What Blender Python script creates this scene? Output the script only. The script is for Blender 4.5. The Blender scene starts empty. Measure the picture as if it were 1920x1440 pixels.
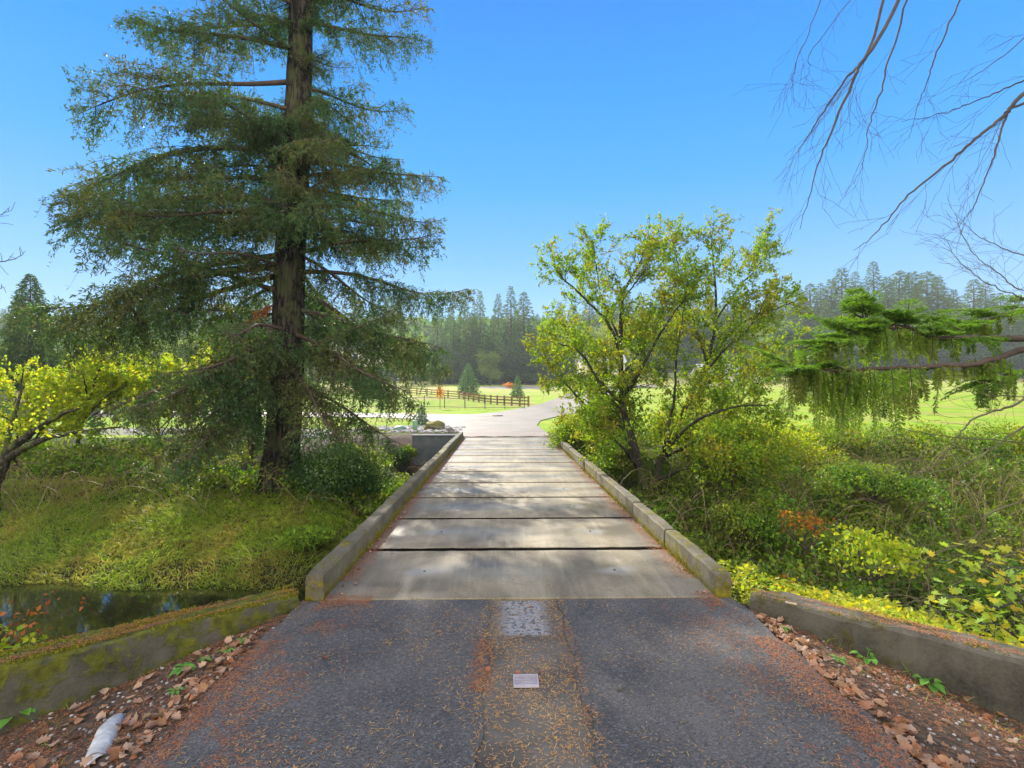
import bpy, bmesh, math, random
import numpy as np
from mathutils import Matrix, Vector
R = math.radians
random.seed(7)
rng = np.random.default_rng(11)
scn = bpy.context.scene
COL = scn.collection

# ------------------------------------------------------------------ camera
CAMH = 1.9
PITCH, YAW = math.atan(15/960), math.atan(18/960)
cam_d = bpy.data.cameras.new('camera'); cam = bpy.data.objects.new('camera', cam_d); COL.objects.link(cam)
cam_d.sensor_width = 36; cam_d.lens = 18; cam_d.clip_start = 0.05; cam_d.clip_end = 3000
cam.location = (0, 0, CAMH); cam.rotation_euler = (math.pi/2+PITCH, 0, -YAW)
scn.camera = cam
scn.render.resolution_x, scn.render.resolution_y = 1024, 768
# ------------------------------------------------------------------ sky, sun, exposure
SUN_EL, SUN_AZ = R(31), R(-21.5)          # azimuth measured from +Y, negative = to the left
world = bpy.data.worlds.new('World'); scn.world = world; world.use_nodes = True
nt = world.node_tree; nt.nodes.clear()
sky = nt.nodes.new('ShaderNodeTexSky'); sky.sky_type = 'NISHITA'; sky.sun_disc = False
sky.sun_elevation = SUN_EL; sky.sun_rotation = SUN_AZ; sky.air_density = 1.2; sky.dust_density = 0.0; sky.ozone_density = 3.0
hs = nt.nodes.new('ShaderNodeHueSaturation'); hs.inputs['Saturation'].default_value = 1.7; hs.inputs['Value'].default_value = .70
SKY_TINT = (.66, .90, 1.16)
bg = nt.nodes.new('ShaderNodeBackground'); bg.inputs[1].default_value = 0.15
wo = nt.nodes.new('ShaderNodeOutputWorld')
def _n(k): return nt.nodes.new(k)
tint = _n('ShaderNodeMix'); tint.data_type = 'RGBA'; tint.blend_type = 'MULTIPLY'; tint.inputs[0].default_value = 1; tint.inputs[7].default_value = (*SKY_TINT, 1)
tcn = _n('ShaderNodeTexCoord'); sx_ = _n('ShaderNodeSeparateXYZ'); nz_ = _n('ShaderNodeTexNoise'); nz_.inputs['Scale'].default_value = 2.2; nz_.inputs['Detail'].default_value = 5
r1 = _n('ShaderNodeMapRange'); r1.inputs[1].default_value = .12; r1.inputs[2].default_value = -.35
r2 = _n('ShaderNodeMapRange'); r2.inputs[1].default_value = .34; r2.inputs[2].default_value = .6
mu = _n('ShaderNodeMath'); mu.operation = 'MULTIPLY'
back_fill = _n('ShaderNodeMix'); back_fill.data_type = 'RGBA'; back_fill.inputs[7].default_value = (12.0, 10.9, 9.2, 1)      # warm fill light added to the unseen sky behind the camera, noise-broken
L_ = nt.links.new
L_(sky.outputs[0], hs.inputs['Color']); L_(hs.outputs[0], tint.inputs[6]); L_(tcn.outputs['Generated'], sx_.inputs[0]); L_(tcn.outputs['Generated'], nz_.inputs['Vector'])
L_(sx_.outputs[1], r1.inputs[0]); L_(nz_.outputs[0], r2.inputs[0]); L_(r1.outputs[0], mu.inputs[0]); L_(r2.outputs[0], mu.inputs[1]); L_(mu.outputs[0], back_fill.inputs[0])
gr_ = _n('ShaderNodeValToRGB'); e_ = gr_.color_ramp.elements; e_[0].position = 0; e_[0].color = (.37, .60, .92, 1); e_[1].position = .75; e_[1].color = (.0, .17, .80, 1)
for p_, c_ in ((.10, (.27, .56, .95)), (.18, (.20, .52, .96)), (.28, (.10, .44, .98)), (.38, (.02, .38, 1.0)), (.5, (.0, .32, .98))):
    q_ = e_.new(p_); q_.color = (*c_, 1)
sc_ = _n('ShaderNodeMix'); sc_.data_type = 'RGBA'; sc_.blend_type = 'MULTIPLY'; sc_.inputs[0].default_value = 1; sc_.inputs[7].default_value = (3.3, 3.3, 3.3, 1)
bl_ = _n('ShaderNodeMix'); bl_.data_type = 'RGBA'; bl_.inputs[0].default_value = .93
L_(sx_.outputs[2], gr_.inputs[0]); L_(gr_.outputs[0], sc_.inputs[6]); L_(tint.outputs[2], bl_.inputs[6]); L_(sc_.outputs[2], bl_.inputs[7])
L_(bl_.outputs[2], back_fill.inputs[6]); L_(back_fill.outputs[2], bg.inputs[0]); L_(bg.outputs[0], wo.inputs[0])
sd = bpy.data.lights.new('sun', 'SUN'); sd.energy = 4.6; sd.angle = R(0.8); sd.color = (1, .93, .80)
sun = bpy.data.objects.new('sun', sd); COL.objects.link(sun)
S = Vector((math.sin(SUN_AZ)*math.cos(SUN_EL), math.cos(SUN_AZ)*math.cos(SUN_EL), math.sin(SUN_EL)))
sun.rotation_euler = S.to_track_quat('Z', 'Y').to_euler(); sun.location = (-20, 40, 30)
scn.view_settings.view_transform = 'Standard'; scn.view_settings.look = 'None'
scn.view_settings.gamma = 1; scn.view_settings.exposure = 1.15
scn.render.engine = 'CYCLES'
scn.cycles.max_bounces = 6; scn.cycles.transparent_max_bounces = 4; scn.cycles.volume_bounces = 0

# ------------------------------------------------------------------ pixel helpers (1920x1440 photo) -> world
CM = cam.rotation_euler.to_matrix()
def ray(px, py): return CM @ Vector(((px-960)/960, (720-py)/960, -1))
def W(px, py, Y):
    d = ray(px, py); t = Y/d.y
    return np.array((d.x*t, Y, CAMH+d.z*t))
def G(px, py, z=0.0):
    d = ray(px, py); t = (z-CAMH)/d.z
    return np.array((d.x*t, d.y*t, z))

# ------------------------------------------------------------------ object helpers
def props(o, label=None, cat=None, group=None, kind=None):
    if label: o['label'] = label
    if cat: o['category'] = cat
    if group: o['group'] = group
    if kind: o['kind'] = kind
    return o
def thing(name, label, cat, loc, group=None):
    o = bpy.data.objects.new(name, None); COL.objects.link(o); o.location = [float(v) for v in loc]
    o.empty_display_size = .3
    return props(o, label, cat, group)
def copy_tree(o, loc=None, rz=0, sc=None, label=None, name=None):
    c = o.copy(); COL.objects.link(c)
    if loc is not None: c.location = [float(v) for v in loc]
    c.rotation_euler = (0, 0, rz)
    if sc is not None: c.scale = sc if hasattr(sc, '__len__') else (sc, sc, sc)
    if label: c['label'] = label
    for ch in list(o.children):
        d = ch.copy(); COL.objects.link(d); d.parent = c
        for g in ch.children:
            e = g.copy(); COL.objects.link(e); e.parent = d
    return c
def wloc(o):
    l = np.zeros(3)
    while o is not None:
        l = l+np.array(o.location); o = o.parent
    return l

def nrmz(a):
    a = np.asarray(a, float); return a/np.maximum(np.linalg.norm(a, axis=-1, keepdims=True), 1e-9)
class MB:
    def __init__(s): s.v = []; s.q = []; s.t = []; s.qm = []; s.tm = []; s.n = 0; s.qs = []; s.ts = []
    def quads(s, V, m=0, smooth=False):        # V (N,4,3)
        V = np.asarray(V, float); N = len(V)
        if N == 0: return
        s.v.append(V.reshape(-1, 3)); s.q.append(np.arange(N*4).reshape(N, 4)+s.n); s.n += N*4
        s.qm.append(np.full(N, m)); s.qs.append(np.full(N, smooth))
    def mesh(s, V, Q=None, T=None, m=0, smooth=False):
        V = np.asarray(V, float); s.v.append(V)
        if Q is not None and len(Q): Q = np.asarray(Q); s.q.append(Q+s.n); s.qm.append(np.full(len(Q), m)); s.qs.append(np.full(len(Q), smooth))
        if T is not None and len(T): T = np.asarray(T); s.t.append(T+s.n); s.tm.append(np.full(len(T), m)); s.ts.append(np.full(len(T), smooth))
        s.n += len(V)
    def tube(s, P, r, n=6, m=0, cap=True):
        P = np.asarray(P, float); k = len(P); r = np.broadcast_to(np.asarray(r, float), (k,))
        T = np.gradient(P, axis=0); T = nrmz(T)
        up = np.array((0, 0, 1.)) if abs(T[0][2]) < .9 else np.array((1., 0, 0))
        A = nrmz(np.cross(T, up)); B = np.cross(T, A)
        a = np.linspace(0, 2*np.pi, n, endpoint=False)
        V = P[:, None, :]+r[:, None, None]*(np.cos(a)[None, :, None]*A[:, None, :]+np.sin(a)[None, :, None]*B[:, None, :])
        i = np.arange(k-1)[:, None]*n; j = np.arange(n)[None, :]; j2 = (j+1) % n
        Q = np.stack([i+j, i+n+j, i+n+j2, i+j2], -1).reshape(-1, 4)
        V = V.reshape(-1, 3); T3 = []
        if cap:
            V = np.vstack([V, P[:1], P[-1:]]); c0 = k*n; c1 = k*n+1
            for jj in range(n):
                T3.append((c0, jj, (jj+1) % n)); T3.append((c1, (k-1)*n+(jj+1) % n, (k-1)*n+jj))
        s.mesh(V, Q, T3, m, True)
    def box(s, c, d, m=0, rz=0, ch=0.0):
        c = np.asarray(c, float); x, y, z = [v/2 for v in d]
        if ch > 0:
            V = []
            for zz, k in ((-z, 0), (z-ch, 0), (z, ch)):
                V += [(-x+k, -y+k, zz), (x-k, -y+k, zz), (x-k, y-k, zz), (-x+k, y-k, zz)]
            Q = [(3, 2, 1, 0), (8, 9, 10, 11)]
            for b in (0, 4):
                for i in range(4): Q.append((b+i, b+(i+1) % 4, b+4+(i+1) % 4, b+4+i))
        else:
            V = [(-x, -y, -z), (x, -y, -z), (x, y, -z), (-x, y, -z), (-x, -y, z), (x, -y, z), (x, y, z), (-x, y, z)]
            Q = [(3, 2, 1, 0), (4, 5, 6, 7), (0, 1, 5, 4), (1, 2, 6, 5), (2, 3, 7, 6), (3, 0, 4, 7)]
        V = np.array(V); cz, sz = math.cos(rz), math.sin(rz)
        V = np.stack([V[:, 0]*cz-V[:, 1]*sz, V[:, 0]*sz+V[:, 1]*cz, V[:, 2]], -1)+c
        s.mesh(V, Q, None, m)
    def leaves(s, P, D, L, Wd, m=0, nrm=None, fold=.25, mid=.45):
        P = np.asarray(P, float); N = len(P)
        if N == 0: return
        D = nrmz(D); L = np.broadcast_to(L, (N,))[:, None]; Wd = np.broadcast_to(Wd, (N,))[:, None]
        if nrm is None: nrm = rng.normal(size=(N, 3))
        Sx = nrmz(np.cross(D, nrm)); U = np.cross(Sx, D)
        M = P+D*L*mid
        V = np.stack([P, M+Sx*Wd/2+U*Wd*fold, P+D*L, M-Sx*Wd/2+U*Wd*fold], 1)
        s.quads(V, m)
    def build(s, name, mats, parent=None, origin=None):
        V = np.vstack(s.v); off = wloc(parent) if parent is not None else (np.zeros(3) if origin is None else np.asarray(origin, float))
        V = V-off
        me = bpy.data.meshes.new(name)
        Q = np.vstack(s.q) if s.q else np.zeros((0, 4), int); T = np.vstack(s.t) if s.t else np.zeros((0, 3), int)
        me.vertices.add(len(V)); me.vertices.foreach_set('co', V.astype(np.float32).ravel())
        loops = np.concatenate([Q.ravel(), T.ravel()]).astype(np.int32)
        me.loops.add(len(loops)); me.loops.foreach_set('vertex_index', loops)
        tot = np.concatenate([np.full(len(Q), 4), np.full(len(T), 3)]).astype(np.int32)
        st = np.concatenate([[0], np.cumsum(tot)[:-1]]).astype(np.int32) if len(tot) else tot
        me.polygons.add(len(tot)); me.polygons.foreach_set('loop_start', st); me.polygons.foreach_set('loop_total', tot)
        mi = np.concatenate([np.concatenate(s.qm) if s.qm else np.zeros(0), np.concatenate(s.tm) if s.tm else np.zeros(0)]).astype(np.int32)
        sm = np.concatenate([np.concatenate(s.qs) if s.qs else np.zeros(0), np.concatenate(s.ts) if s.ts else np.zeros(0)]).astype(bool)
        me.polygons.foreach_set('material_index', mi); me.polygons.foreach_set('use_smooth', sm)
        for m in (mats if isinstance(mats, (list, tuple)) else [mats]): me.materials.append(m)
        me.update(calc_edges=True); me.validate()
        o = bpy.data.objects.new(name, me); COL.objects.link(o)
        if parent is not None: o.parent = parent
        elif origin is not None: o.location = [float(v) for v in off]
        return o
def crom(P, n):
    P = np.asarray(P, float); k = len(P)
    if k < 3: return P[0]+(P[-1]-P[0])*np.linspace(0, 1, n)[:, None]
    E = np.vstack([2*P[0]-P[1], P, 2*P[-1]-P[-2]]); out = []
    for u in np.linspace(0, k-1-1e-6, n):
        i = int(u); t = u-i; p0, p1, p2, p3 = E[i:i+4]
        out.append(.5*((2*p1)+(-p0+p2)*t+(2*p0-5*p1+4*p2-p3)*t*t+(-p0+3*p1-3*p2+p3)*t**3))
    return np.array(out)

# ------------------------------------------------------------------ materials
def mk(name):
    m = bpy.data.materials.new(name); m.use_nodes = True; t = m.node_tree; t.nodes.clear()
    return m, t, (lambda k: t.nodes.new(k)), t.links.new
def ramp(t, stops, fac=None, interp='LINEAR'):
    r = t.nodes.new('ShaderNodeValToRGB'); e = r.color_ramp.elements; r.color_ramp.interpolation = interp
    while len(e) > 1: e.remove(e[0])
    for i, (p, c) in enumerate(stops):
        el = e[0] if i == 0 else e.new(p)
        el.position = p; el.color = (c, c, c, 1) if not hasattr(c, '__len__') else (*c, 1)
    if fac is not None: t.links.new(fac, r.inputs[0])
    return r
def noise(t, vec, scale, detail=4, rough=.55, dist=0):
    n = t.nodes.new('ShaderNodeTexNoise'); n.inputs['Scale'].default_value = scale; n.inputs['Detail'].default_value = detail
    n.inputs['Roughness'].default_value = rough; n.inputs['Distortion'].default_value = dist
    if vec is not None: t.links.new(vec, n.inputs['Vector'])
    return n
def mixc(t, fac, a, b, mode='MIX'):
    x = t.nodes.new('ShaderNodeMix'); x.data_type = 'RGBA'; x.blend_type = mode
    for v, i in ((fac, 0), (a, 6), (b, 7)):
        if hasattr(v, 'is_linked') or hasattr(v, 'links'): t.links.new(v, x.inputs[i])
        elif hasattr(v, '__len__'): x.inputs[i].default_value = (*v, 1)
        else: x.inputs[i].default_value = v
    return x.outputs[2]
def maths(t, op, a, b=None, clamp=False):
    x = t.nodes.new('ShaderNodeMath'); x.operation = op; x.use_clamp = clamp
    for v, i in ((a, 0), (b, 1)):
        if v is None: continue
        if hasattr(v, 'links'): t.links.new(v, x.inputs[i])
        else: x.inputs[i].default_value = v
    return x.outputs[0]
def finish(t, col, rough=.8, bump=None, bstr=.3, bdist=.02, spec=.3, metal=0):
    p = t.nodes.new('ShaderNodeBsdfPrincipled'); o = t.nodes.new('ShaderNodeOutputMaterial')
    if hasattr(col, 'links'): t.links.new(col, p.inputs['Base Color'])
    else: p.inputs['Base Color'].default_value = (*col, 1)
    if hasattr(rough, 'links'): t.links.new(rough, p.inputs['Roughness'])
    else: p.inputs['Roughness'].default_value = rough
    p.inputs['Specular IOR Level'].default_value = spec; p.inputs['Metallic'].default_value = metal
    if bump is not None:
        b = t.nodes.new('ShaderNodeBump'); b.inputs['Strength'].default_value = bstr; b.inputs['Distance'].default_value = bdist
        t.links.new(bump, b.inputs['Height']); t.links.new(b.outputs[0], p.inputs['Normal'])
    t.links.new(p.outputs[0], o.inputs[0]); return p
def wpos(t):
    return t.nodes.new('ShaderNodeNewGeometry').outputs['Position']
def opos(t):
    return t.nodes.new('ShaderNodeTexCoord').outputs['Object']
def sepxyz(t, v):
    s_ = t.nodes.new('ShaderNodeSeparateXYZ'); t.links.new(v, s_.inputs[0]); return s_.outputs
def simple(name, col, rough=.7, var=.25, scale=8, metal=0, spec=.3, bstr=.2):
    m, t, N, Lk = mk(name); n = noise(t, opos(t), scale, 5)
    c = ramp(t, [(.3, [v*(1-var) for v in col]), (.7, [min(1, v*(1+var)) for v in col])], n.outputs[0])
    finish(t, c.outputs[0], rough, n.outputs[0], bstr, .01, spec, metal); return m
def leafmat(name, cols, trans=.5, rough=.55, clump=None, cscale=.6, tboost=1.3):
    """one random colour per leaf; large soft patches of a second hue"""
    m, t, N, Lk = mk(name)
    g = N('ShaderNodeNewGeometry'); k = len(cols)
    c = ramp(t, [(i/(k-1) if k > 1 else 0, cc) for i, cc in enumerate(cols)], g.outputs['Random Per Island']).outputs[0]
    if clump is not None:
        n = noise(t, g.outputs['Position'], cscale, 2); f = ramp(t, [(.45, 0), (.62, 1)], n.outputs[0]).outputs[0]
        c2 = ramp(t, [(i/(len(clump)-1), cc) for i, cc in enumerate(clump)], g.outputs['Random Per Island']).outputs[0]
        c = mixc(t, f, c, c2)
    p = N('ShaderNodeBsdfPrincipled'); p.inputs['Roughness'].default_value = rough; p.inputs['Specular IOR Level'].default_value = .25
    Lk(c, p.inputs['Base Color'])
    tr = N('ShaderNodeBsdfTranslucent'); tc = mixc(t, 1.0, c, (tboost, tboost*1.0, tboost*.55), 'MULTIPLY'); Lk(tc, tr.inputs[0])
    mx = N('ShaderNodeMixShader'); mx.inputs[0].default_value = trans
    o = N('ShaderNodeOutputMaterial'); Lk(p.outputs[0], mx.inputs[1]); Lk(tr.outputs[0], mx.inputs[2]); Lk(mx.outputs[0], o.inputs[0])
    return m
def barkmat(name, c1, c2, moss=None, scale=5, stretch=.22, bstr=.8, bdist=.04):
    m, t, N, Lk = mk(name); v = wpos(t)
    mp = N('ShaderNodeMapping'); mp.inputs['Scale'].default_value = (1, 1, stretch); Lk(v, mp.inputs[0])
    n = noise(t, mp.outputs[0], scale, 6, .65, .3); vo = N('ShaderNodeTexVoronoi'); vo.feature = 'DISTANCE_TO_EDGE'; vo.inputs['Scale'].default_value = scale*1.6
    w = mixc(t, .12, mp.outputs[0], n.outputs['Color'], 'LINEAR_LIGHT'); Lk(w, vo.inputs[0])
    e = ramp(t, [(0, 0), (.22, 1)], vo.outputs['Distance']).outputs[0]
    h = maths(t, 'MULTIPLY', e, maths(t, 'ADD', n.outputs[0], .4))
    c = ramp(t, [(.1, c1), (.75, c2)], h).outputs[0]
    if moss is not None:
        n2 = noise(t, v, 1.6, 4); f = ramp(t, [(.48, 0), (.6, .8)], n2.outputs[0]).outputs[0]; c = mixc(t, f, c, moss)
    finish(t, c, .9, h, bstr, bdist, .1); return m

def concrete(name, base, dark, moss_lo=.55, moss_hi=.68, mosscol=(.16, .15, .015), side=0.0, rough=.8, zlow=0.0):
    m, t, N, Lk = mk(name); v = wpos(t)
    n1 = noise(t, v, 3.0, 6, .6); n2 = noise(t, v, 45, 3, .6); n3 = noise(t, v, 1.3, 4, .6, .4)
    c = ramp(t, [(.32, dark), (.62, base)], n1.outputs[0]).outputs[0]
    c = mixc(t, maths(t, 'MULTIPLY', ramp(t, [(.35, 0), (.75, 1)], n2.outputs[0]).outputs[0], .35), c, [min(1, b*1.5) for b in base])
    g = N('ShaderNodeNewGeometry'); nz = sepxyz(t, g.outputs['Normal'])[2]
    up = ramp(t, [(.5, 0), (.9, 1)], nz).outputs[0]
    n4 = noise(t, v, 5.5, 6, .7, .5)
    f = maths(t, 'ADD', n4.outputs[0], maths(t, 'MULTIPLY', up, side))
    f = maths(t, 'ADD', f, maths(t, 'MULTIPLY', maths(t, 'SUBTRACT', n3.outputs[0], .5), .5))
    if zlow: f = maths(t, 'ADD', f, maths(t, 'MULTIPLY', ramp(t, [(.0, 1), (.16, 0)], sepxyz(t, v)[2]).outputs[0], zlow))
    f = ramp(t, [(moss_lo, 0), (moss_hi, 1)], f).outputs[0]
    mc = ramp(t, [(.35, [x*.45 for x in mosscol]), (.65, mosscol), (.8, (mosscol[0]*2.1, mosscol[1]*1.45, mosscol[2]))], noise(t, v, 14, 4).outputs[0]).outputs[0]
    c = mixc(t, f, c, mc)
    h = maths(t, 'ADD', maths(t, 'MULTIPLY', n2.outputs[0], .5), maths(t, 'MULTIPLY', f, maths(t, 'MULTIPLY', noise(t, v, 90, 3).outputs[0], 1.6)))
    finish(t, c, rough, h, .6, .012, .25); return m

# --- deck panels: streaks, stains, damp middle, grout patches around the two lifting points
def deckmat():
    m, t, N, Lk = mk('deck concrete'); v = wpos(t); ob = opos(t)
    mp = N('ShaderNodeMapping'); mp.inputs['Scale'].default_value = (9, .9, 1); Lk(v, mp.inputs[0])
    st = noise(t, mp.outputs[0], 1.0, 5, .6, .2); big = noise(t, v, .9, 5, .6, .5); fine = noise(t, v, 70, 3, .7)
    c = ramp(t, [(.36, (.075, .056, .028)), (.5, (.17, .138, .08)), (.62, (.27, .23, .15))], big.outputs[0]).outputs[0]
    c = mixc(t, ramp(t, [(.48, 0), (.72, .32)], st.outputs[0]).outputs[0], c, (.42, .38, .29))
    c = mixc(t, ramp(t, [(.25, .5), (.42, 0)], st.outputs[0]).outputs[0], c, (.12, .10, .06))
    o = sepxyz(t, ob)
    ed = maths(t, 'ABSOLUTE', o[0])
    c = mixc(t, ramp(t, [(.66, 0), (.9, .75)], maths(t, 'DIVIDE', maths(t, 'ADD', ed, maths(t, 'MULTIPLY', big.outputs[0], .5)), 2.3)).outputs[0], c, (.085, .08, .075))
    c = mixc(t, maths(t, 'MULTIPLY', ramp(t, [(.4, 0), (.7, 1)], fine.outputs[0]).outputs[0], .35), c, (.45, .42, .34))
    wob = maths(t, 'MULTIPLY', maths(t, 'SUBTRACT', noise(t, v, 4, 5).outputs[0], .5), .42)
    pf = None
    for cx in (1.02, -1.0):
        dx = maths(t, 'MULTIPLY', maths(t, 'SUBTRACT', o[0], cx), .75); dy = maths(t, 'MULTIPLY', o[1], 1.25)
        d = maths(t, 'ADD', maths(t, 'SQRT', maths(t, 'ADD', maths(t, 'MULTIPLY', dx, dx), maths(t, 'MULTIPLY', dy, dy))), wob)
        f = ramp(t, [(.06, .9), (.20, 0)], d).outputs[0]
        pf = f if pf is None else maths(t, 'MAXIMUM', pf, f)
    c = mixc(t, maths(t, 'MULTIPLY', pf, .8), c, (.27, .265, .25))
    ck = N('ShaderNodeTexVoronoi'); ck.feature = 'DISTANCE_TO_EDGE'; ck.inputs['Scale'].default_value = .75; cw = mixc(t, .35, v, noise(t, v, 3, 5, .7).outputs['Color'], 'LINEAR_LIGHT'); Lk(cw, ck.inputs[0])
    c = mixc(t, maths(t, 'MULTIPLY', ramp(t, [(.0, .75), (.006, 0)], ck.outputs['Distance']).outputs[0], ramp(t, [(.48, 0), (.56, 1)], big.outputs[0]).outputs[0]), c, (.05, .04, .03))
    ty_ = maths(t, 'ABSOLUTE', maths(t, 'SUBTRACT', maths(t, 'ABSOLUTE', maths(t, 'ADD', o[0], maths(t, 'MULTIPLY', big.outputs[0], .12))), .78))
    c = mixc(t, ramp(t, [(.05, .35), (.26, 0)], ty_).outputs[0], c, (.13, .11, .08))
    spots = N('ShaderNodeTexVoronoi'); spots.inputs['Scale'].default_value = 9; Lk(v, spots.inputs[0])
    c = mixc(t, ramp(t, [(.05, .85), (.09, 0)], spots.outputs['Distance']).outputs[0], c, (.06, .05, .04))
    dy = maths(t, 'ABSOLUTE', o[1])
    wet = maths(t, 'SUBTRACT', 1.05, maths(t, 'ADD', maths(t, 'MULTIPLY', dy, 1.0), maths(t, 'MULTIPLY', big.outputs[0], .9)))
    wet = ramp(t, [(.15, 0), (.5, 1)], wet).outputs[0]
    rg = ramp(t, [(0, .75), (1, .42)], wet).outputs[0]
    c = mixc(t, maths(t, 'MULTIPLY', wet, .12), c, (.10, .09, .07))
    finish(t, c, rg, maths(t, 'ADD', fine.outputs[0], maths(t, 'MULTIPLY', big.outputs[0], .6)), .3, .006, .35); return m
def asphaltmat():
    m, t, N, Lk = mk('asphalt'); v = wpos(t)
    vo = N('ShaderNodeTexVoronoi'); vo.inputs['Scale'].default_value = 95; Lk(v, vo.inputs[0])
    n = noise(t, v, 1.1, 5, .6, .3); f = noise(t, v, 60, 4, .7)
    c = ramp(t, [(.3, (.052, .047, .042)), (.7, (.112, .103, .093))], n.outputs[0]).outputs[0]
    sp = sepxyz(t, vo.outputs['Color'])[0]
    c = mixc(t, ramp(t, [(.72, 0), (1, .7)], sp).outputs[0], c, (.18, .17, .16))
    c = mixc(t, ramp(t, [(0, .6), (.28, 0)], sp).outputs[0], c, (.02, .018, .017))
    h = maths(t, 'ADD', vo.outputs['Distance'], f.outputs[0])
    finish(t, c, ramp(t, [(.35, .5), (.65, .75)], n.outputs[0]).outputs[0], h, .7, .008, .4); return m
def stripmat():
    m, t, N, Lk = mk('worn concrete strip'); v = wpos(t)
    n = noise(t, v, 2.2, 6, .65, .4); f = noise(t, v, 26, 5, .75, .4); y = sepxyz(t, v)[1]
    c = ramp(t, [(.3, (.06, .052, .042)), (.55, (.12, .105, .085)), (.75, (.17, .155, .135))], n.outputs[0]).outputs[0]
    g = ramp(t, [(.4, (.05, .045, .035)), (.5, (.24, .24, .245)), (.7, (.30, .30, .30))], f.outputs[0]).outputs[0]
    x = sepxyz(t, v)[0]
    inx = ramp(t, [(.12, 0), (.3, 1), (.7, 1), (.85, 0)], maths(t, 'DIVIDE', maths(t, 'ADD', x, .13), .64)).outputs[0]
    iny = ramp(t, [(.30, 0), (.36, 1)], maths(t, 'SUBTRACT', y, 3.7)).outputs[0]
    c = mixc(t, maths(t, 'MULTIPLY', inx, iny), c, g)
    finish(t, c, .7, f.outputs[0], .7, .012, .3); return m
def roadmat():
    m, t, N, Lk = mk('far drive surface'); v = wpos(t)
    n = noise(t, v, .5, 5, .6, .4); f = noise(t, v, 14, 4, .7)
    c = ramp(t, [(.3, (.13, .115, .09)), (.7, (.23, .205, .17))], n.outputs[0]).outputs[0]
    y = sepxyz(t, v)[1]
    c = mixc(t, maths(t, 'MULTIPLY', f.outputs[0], .35), c, (.20, .17, .14))
    near = ramp(t, [(.0, .65), (.35, 0)], maths(t, 'DIVIDE', maths(t, 'SUBTRACT', y, 21), 22)).outputs[0]
    c = mixc(t, maths(t, 'MULTIPLY', near, ramp(t, [(.42, 0), (.6, 1)], noise(t, v, 1.2, 4).outputs[0]).outputs[0]), c, (.22, .13, .075))
    finish(t, c, .65, f.outputs[0], .3, .02, .3); return m
def groundmat():
    m, t, N, Lk = mk('ground'); v = wpos(t)
    at = N('ShaderNodeAttribute'); at.attribute_name = 'mask'; mk_ = sepxyz(t, at.outputs['Vector'])
    n = noise(t, v, .35, 5, .6, .4); n2 = noise(t, v, 5, 6, .7); n3 = noise(t, v, 22, 5, .75)
    wb = maths(t, 'MULTIPLY', maths(t, 'SUBTRACT', n2.outputs[0], .5), .7)
    soil = ramp(t, [(.3, (.018, .016, .010)), (.55, (.035, .034, .015)), (.75, (.04, .055, .015))], n2.outputs[0]).outputs[0]
    lawn = ramp(t, [(.3, (.13, .27, .012)), (.5, (.24, .36, .015)), (.7, (.38, .36, .06))], n.outputs[0]).outputs[0]
    lawn = mixc(t, ramp(t, [(.35, 0), (.7, .55)], n2.outputs[0]).outputs[0], lawn, (.12, .19, .02))
    y = sepxyz(t, v)[1]
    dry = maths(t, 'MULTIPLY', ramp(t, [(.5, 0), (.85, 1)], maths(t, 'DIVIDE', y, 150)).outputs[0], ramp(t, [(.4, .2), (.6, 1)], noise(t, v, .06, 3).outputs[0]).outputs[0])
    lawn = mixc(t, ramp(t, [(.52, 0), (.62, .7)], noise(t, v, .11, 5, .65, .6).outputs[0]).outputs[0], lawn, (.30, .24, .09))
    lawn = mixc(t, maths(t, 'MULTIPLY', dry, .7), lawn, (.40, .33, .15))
    dirt = ramp(t, [(.3, (.035, .026, .02)), (.5, (.085, .062, .046)), (.66, (.16, .12, .09)), (.8, (.08, .075, .03))], n3.outputs[0]).outputs[0]
    dirt = mixc(t, ramp(t, [(.5, 0), (.7, .4)], n2.outputs[0]).outputs[0], dirt, (.20, .11, .05))
    grav = ramp(t, [(.3, (.12, .11, .10)), (.6, (.30, .28, .26))], n3.outputs[0]).outputs[0]
    def th(x): return ramp(t, [(.42, 0), (.58, 1)], maths(t, 'ADD', x, wb)).outputs[0]
    c = mixc(t, th(mk_[2]), soil, lawn); c = mixc(t, th(mk_[0]), c, dirt); c = mixc(t, th(mk_[1]), c, grav)
    finish(t, c, .92, maths(t, 'ADD', n2.outputs[0], n3.outputs[0]), .7, .05, .1); return m
def watermat():
    m, t, N, Lk = mk('creek water'); v = wpos(t)
    n = noise(t, v, 2.2, 3, .5); p = finish(t, (.012, .014, .006), .04, n.outputs[0], .06, .03, 1.0); p.inputs['IOR'].default_value = 1.33
    return m

M = {}
M['deck'] = deckmat(); M['asphalt'] = asphaltmat(); M['strip'] = stripmat(); M['road'] = roadmat(); M['ground'] = groundmat(); M['water'] = watermat()
M['kerb'] = concrete('kerb concrete', (.135, .12, .082), (.058, .05, .034), .55, .68, (.19, .165, .012), .03, zlow=.16)
M['wall'] = concrete('wing wall concrete', (.085, .08, .06), (.024, .024, .018), .47, .57, (.11, .12, .012), .10)
M['wallR'] = concrete('wing wall grey concrete', (.10, .09, .068), (.028, .026, .02), .53, .70, (.10, .085, .015), .03)
M['abut'] = concrete('abutment concrete', (.15, .165, .18), (.085, .095, .11), .8, .9)
M['needle'] = leafmat('fallen needles', [(.52, .30, .09), (.40, .20, .05), (.62, .42, .16), (.50, .20, .06)], .1)
M['needleo'] = leafmat('orange fallen needles', [(.36, .12, .04), (.48, .21, .09), (.24, .085, .035), (.42, .16, .06)], .1)
M['dead'] = leafmat('dead leaves', [(.40, .22, .12), (.16, .07, .03), (.48, .32, .21), (.30, .11, .04), (.40, .28, .2), (.22, .12, .07)], .2)
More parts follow.
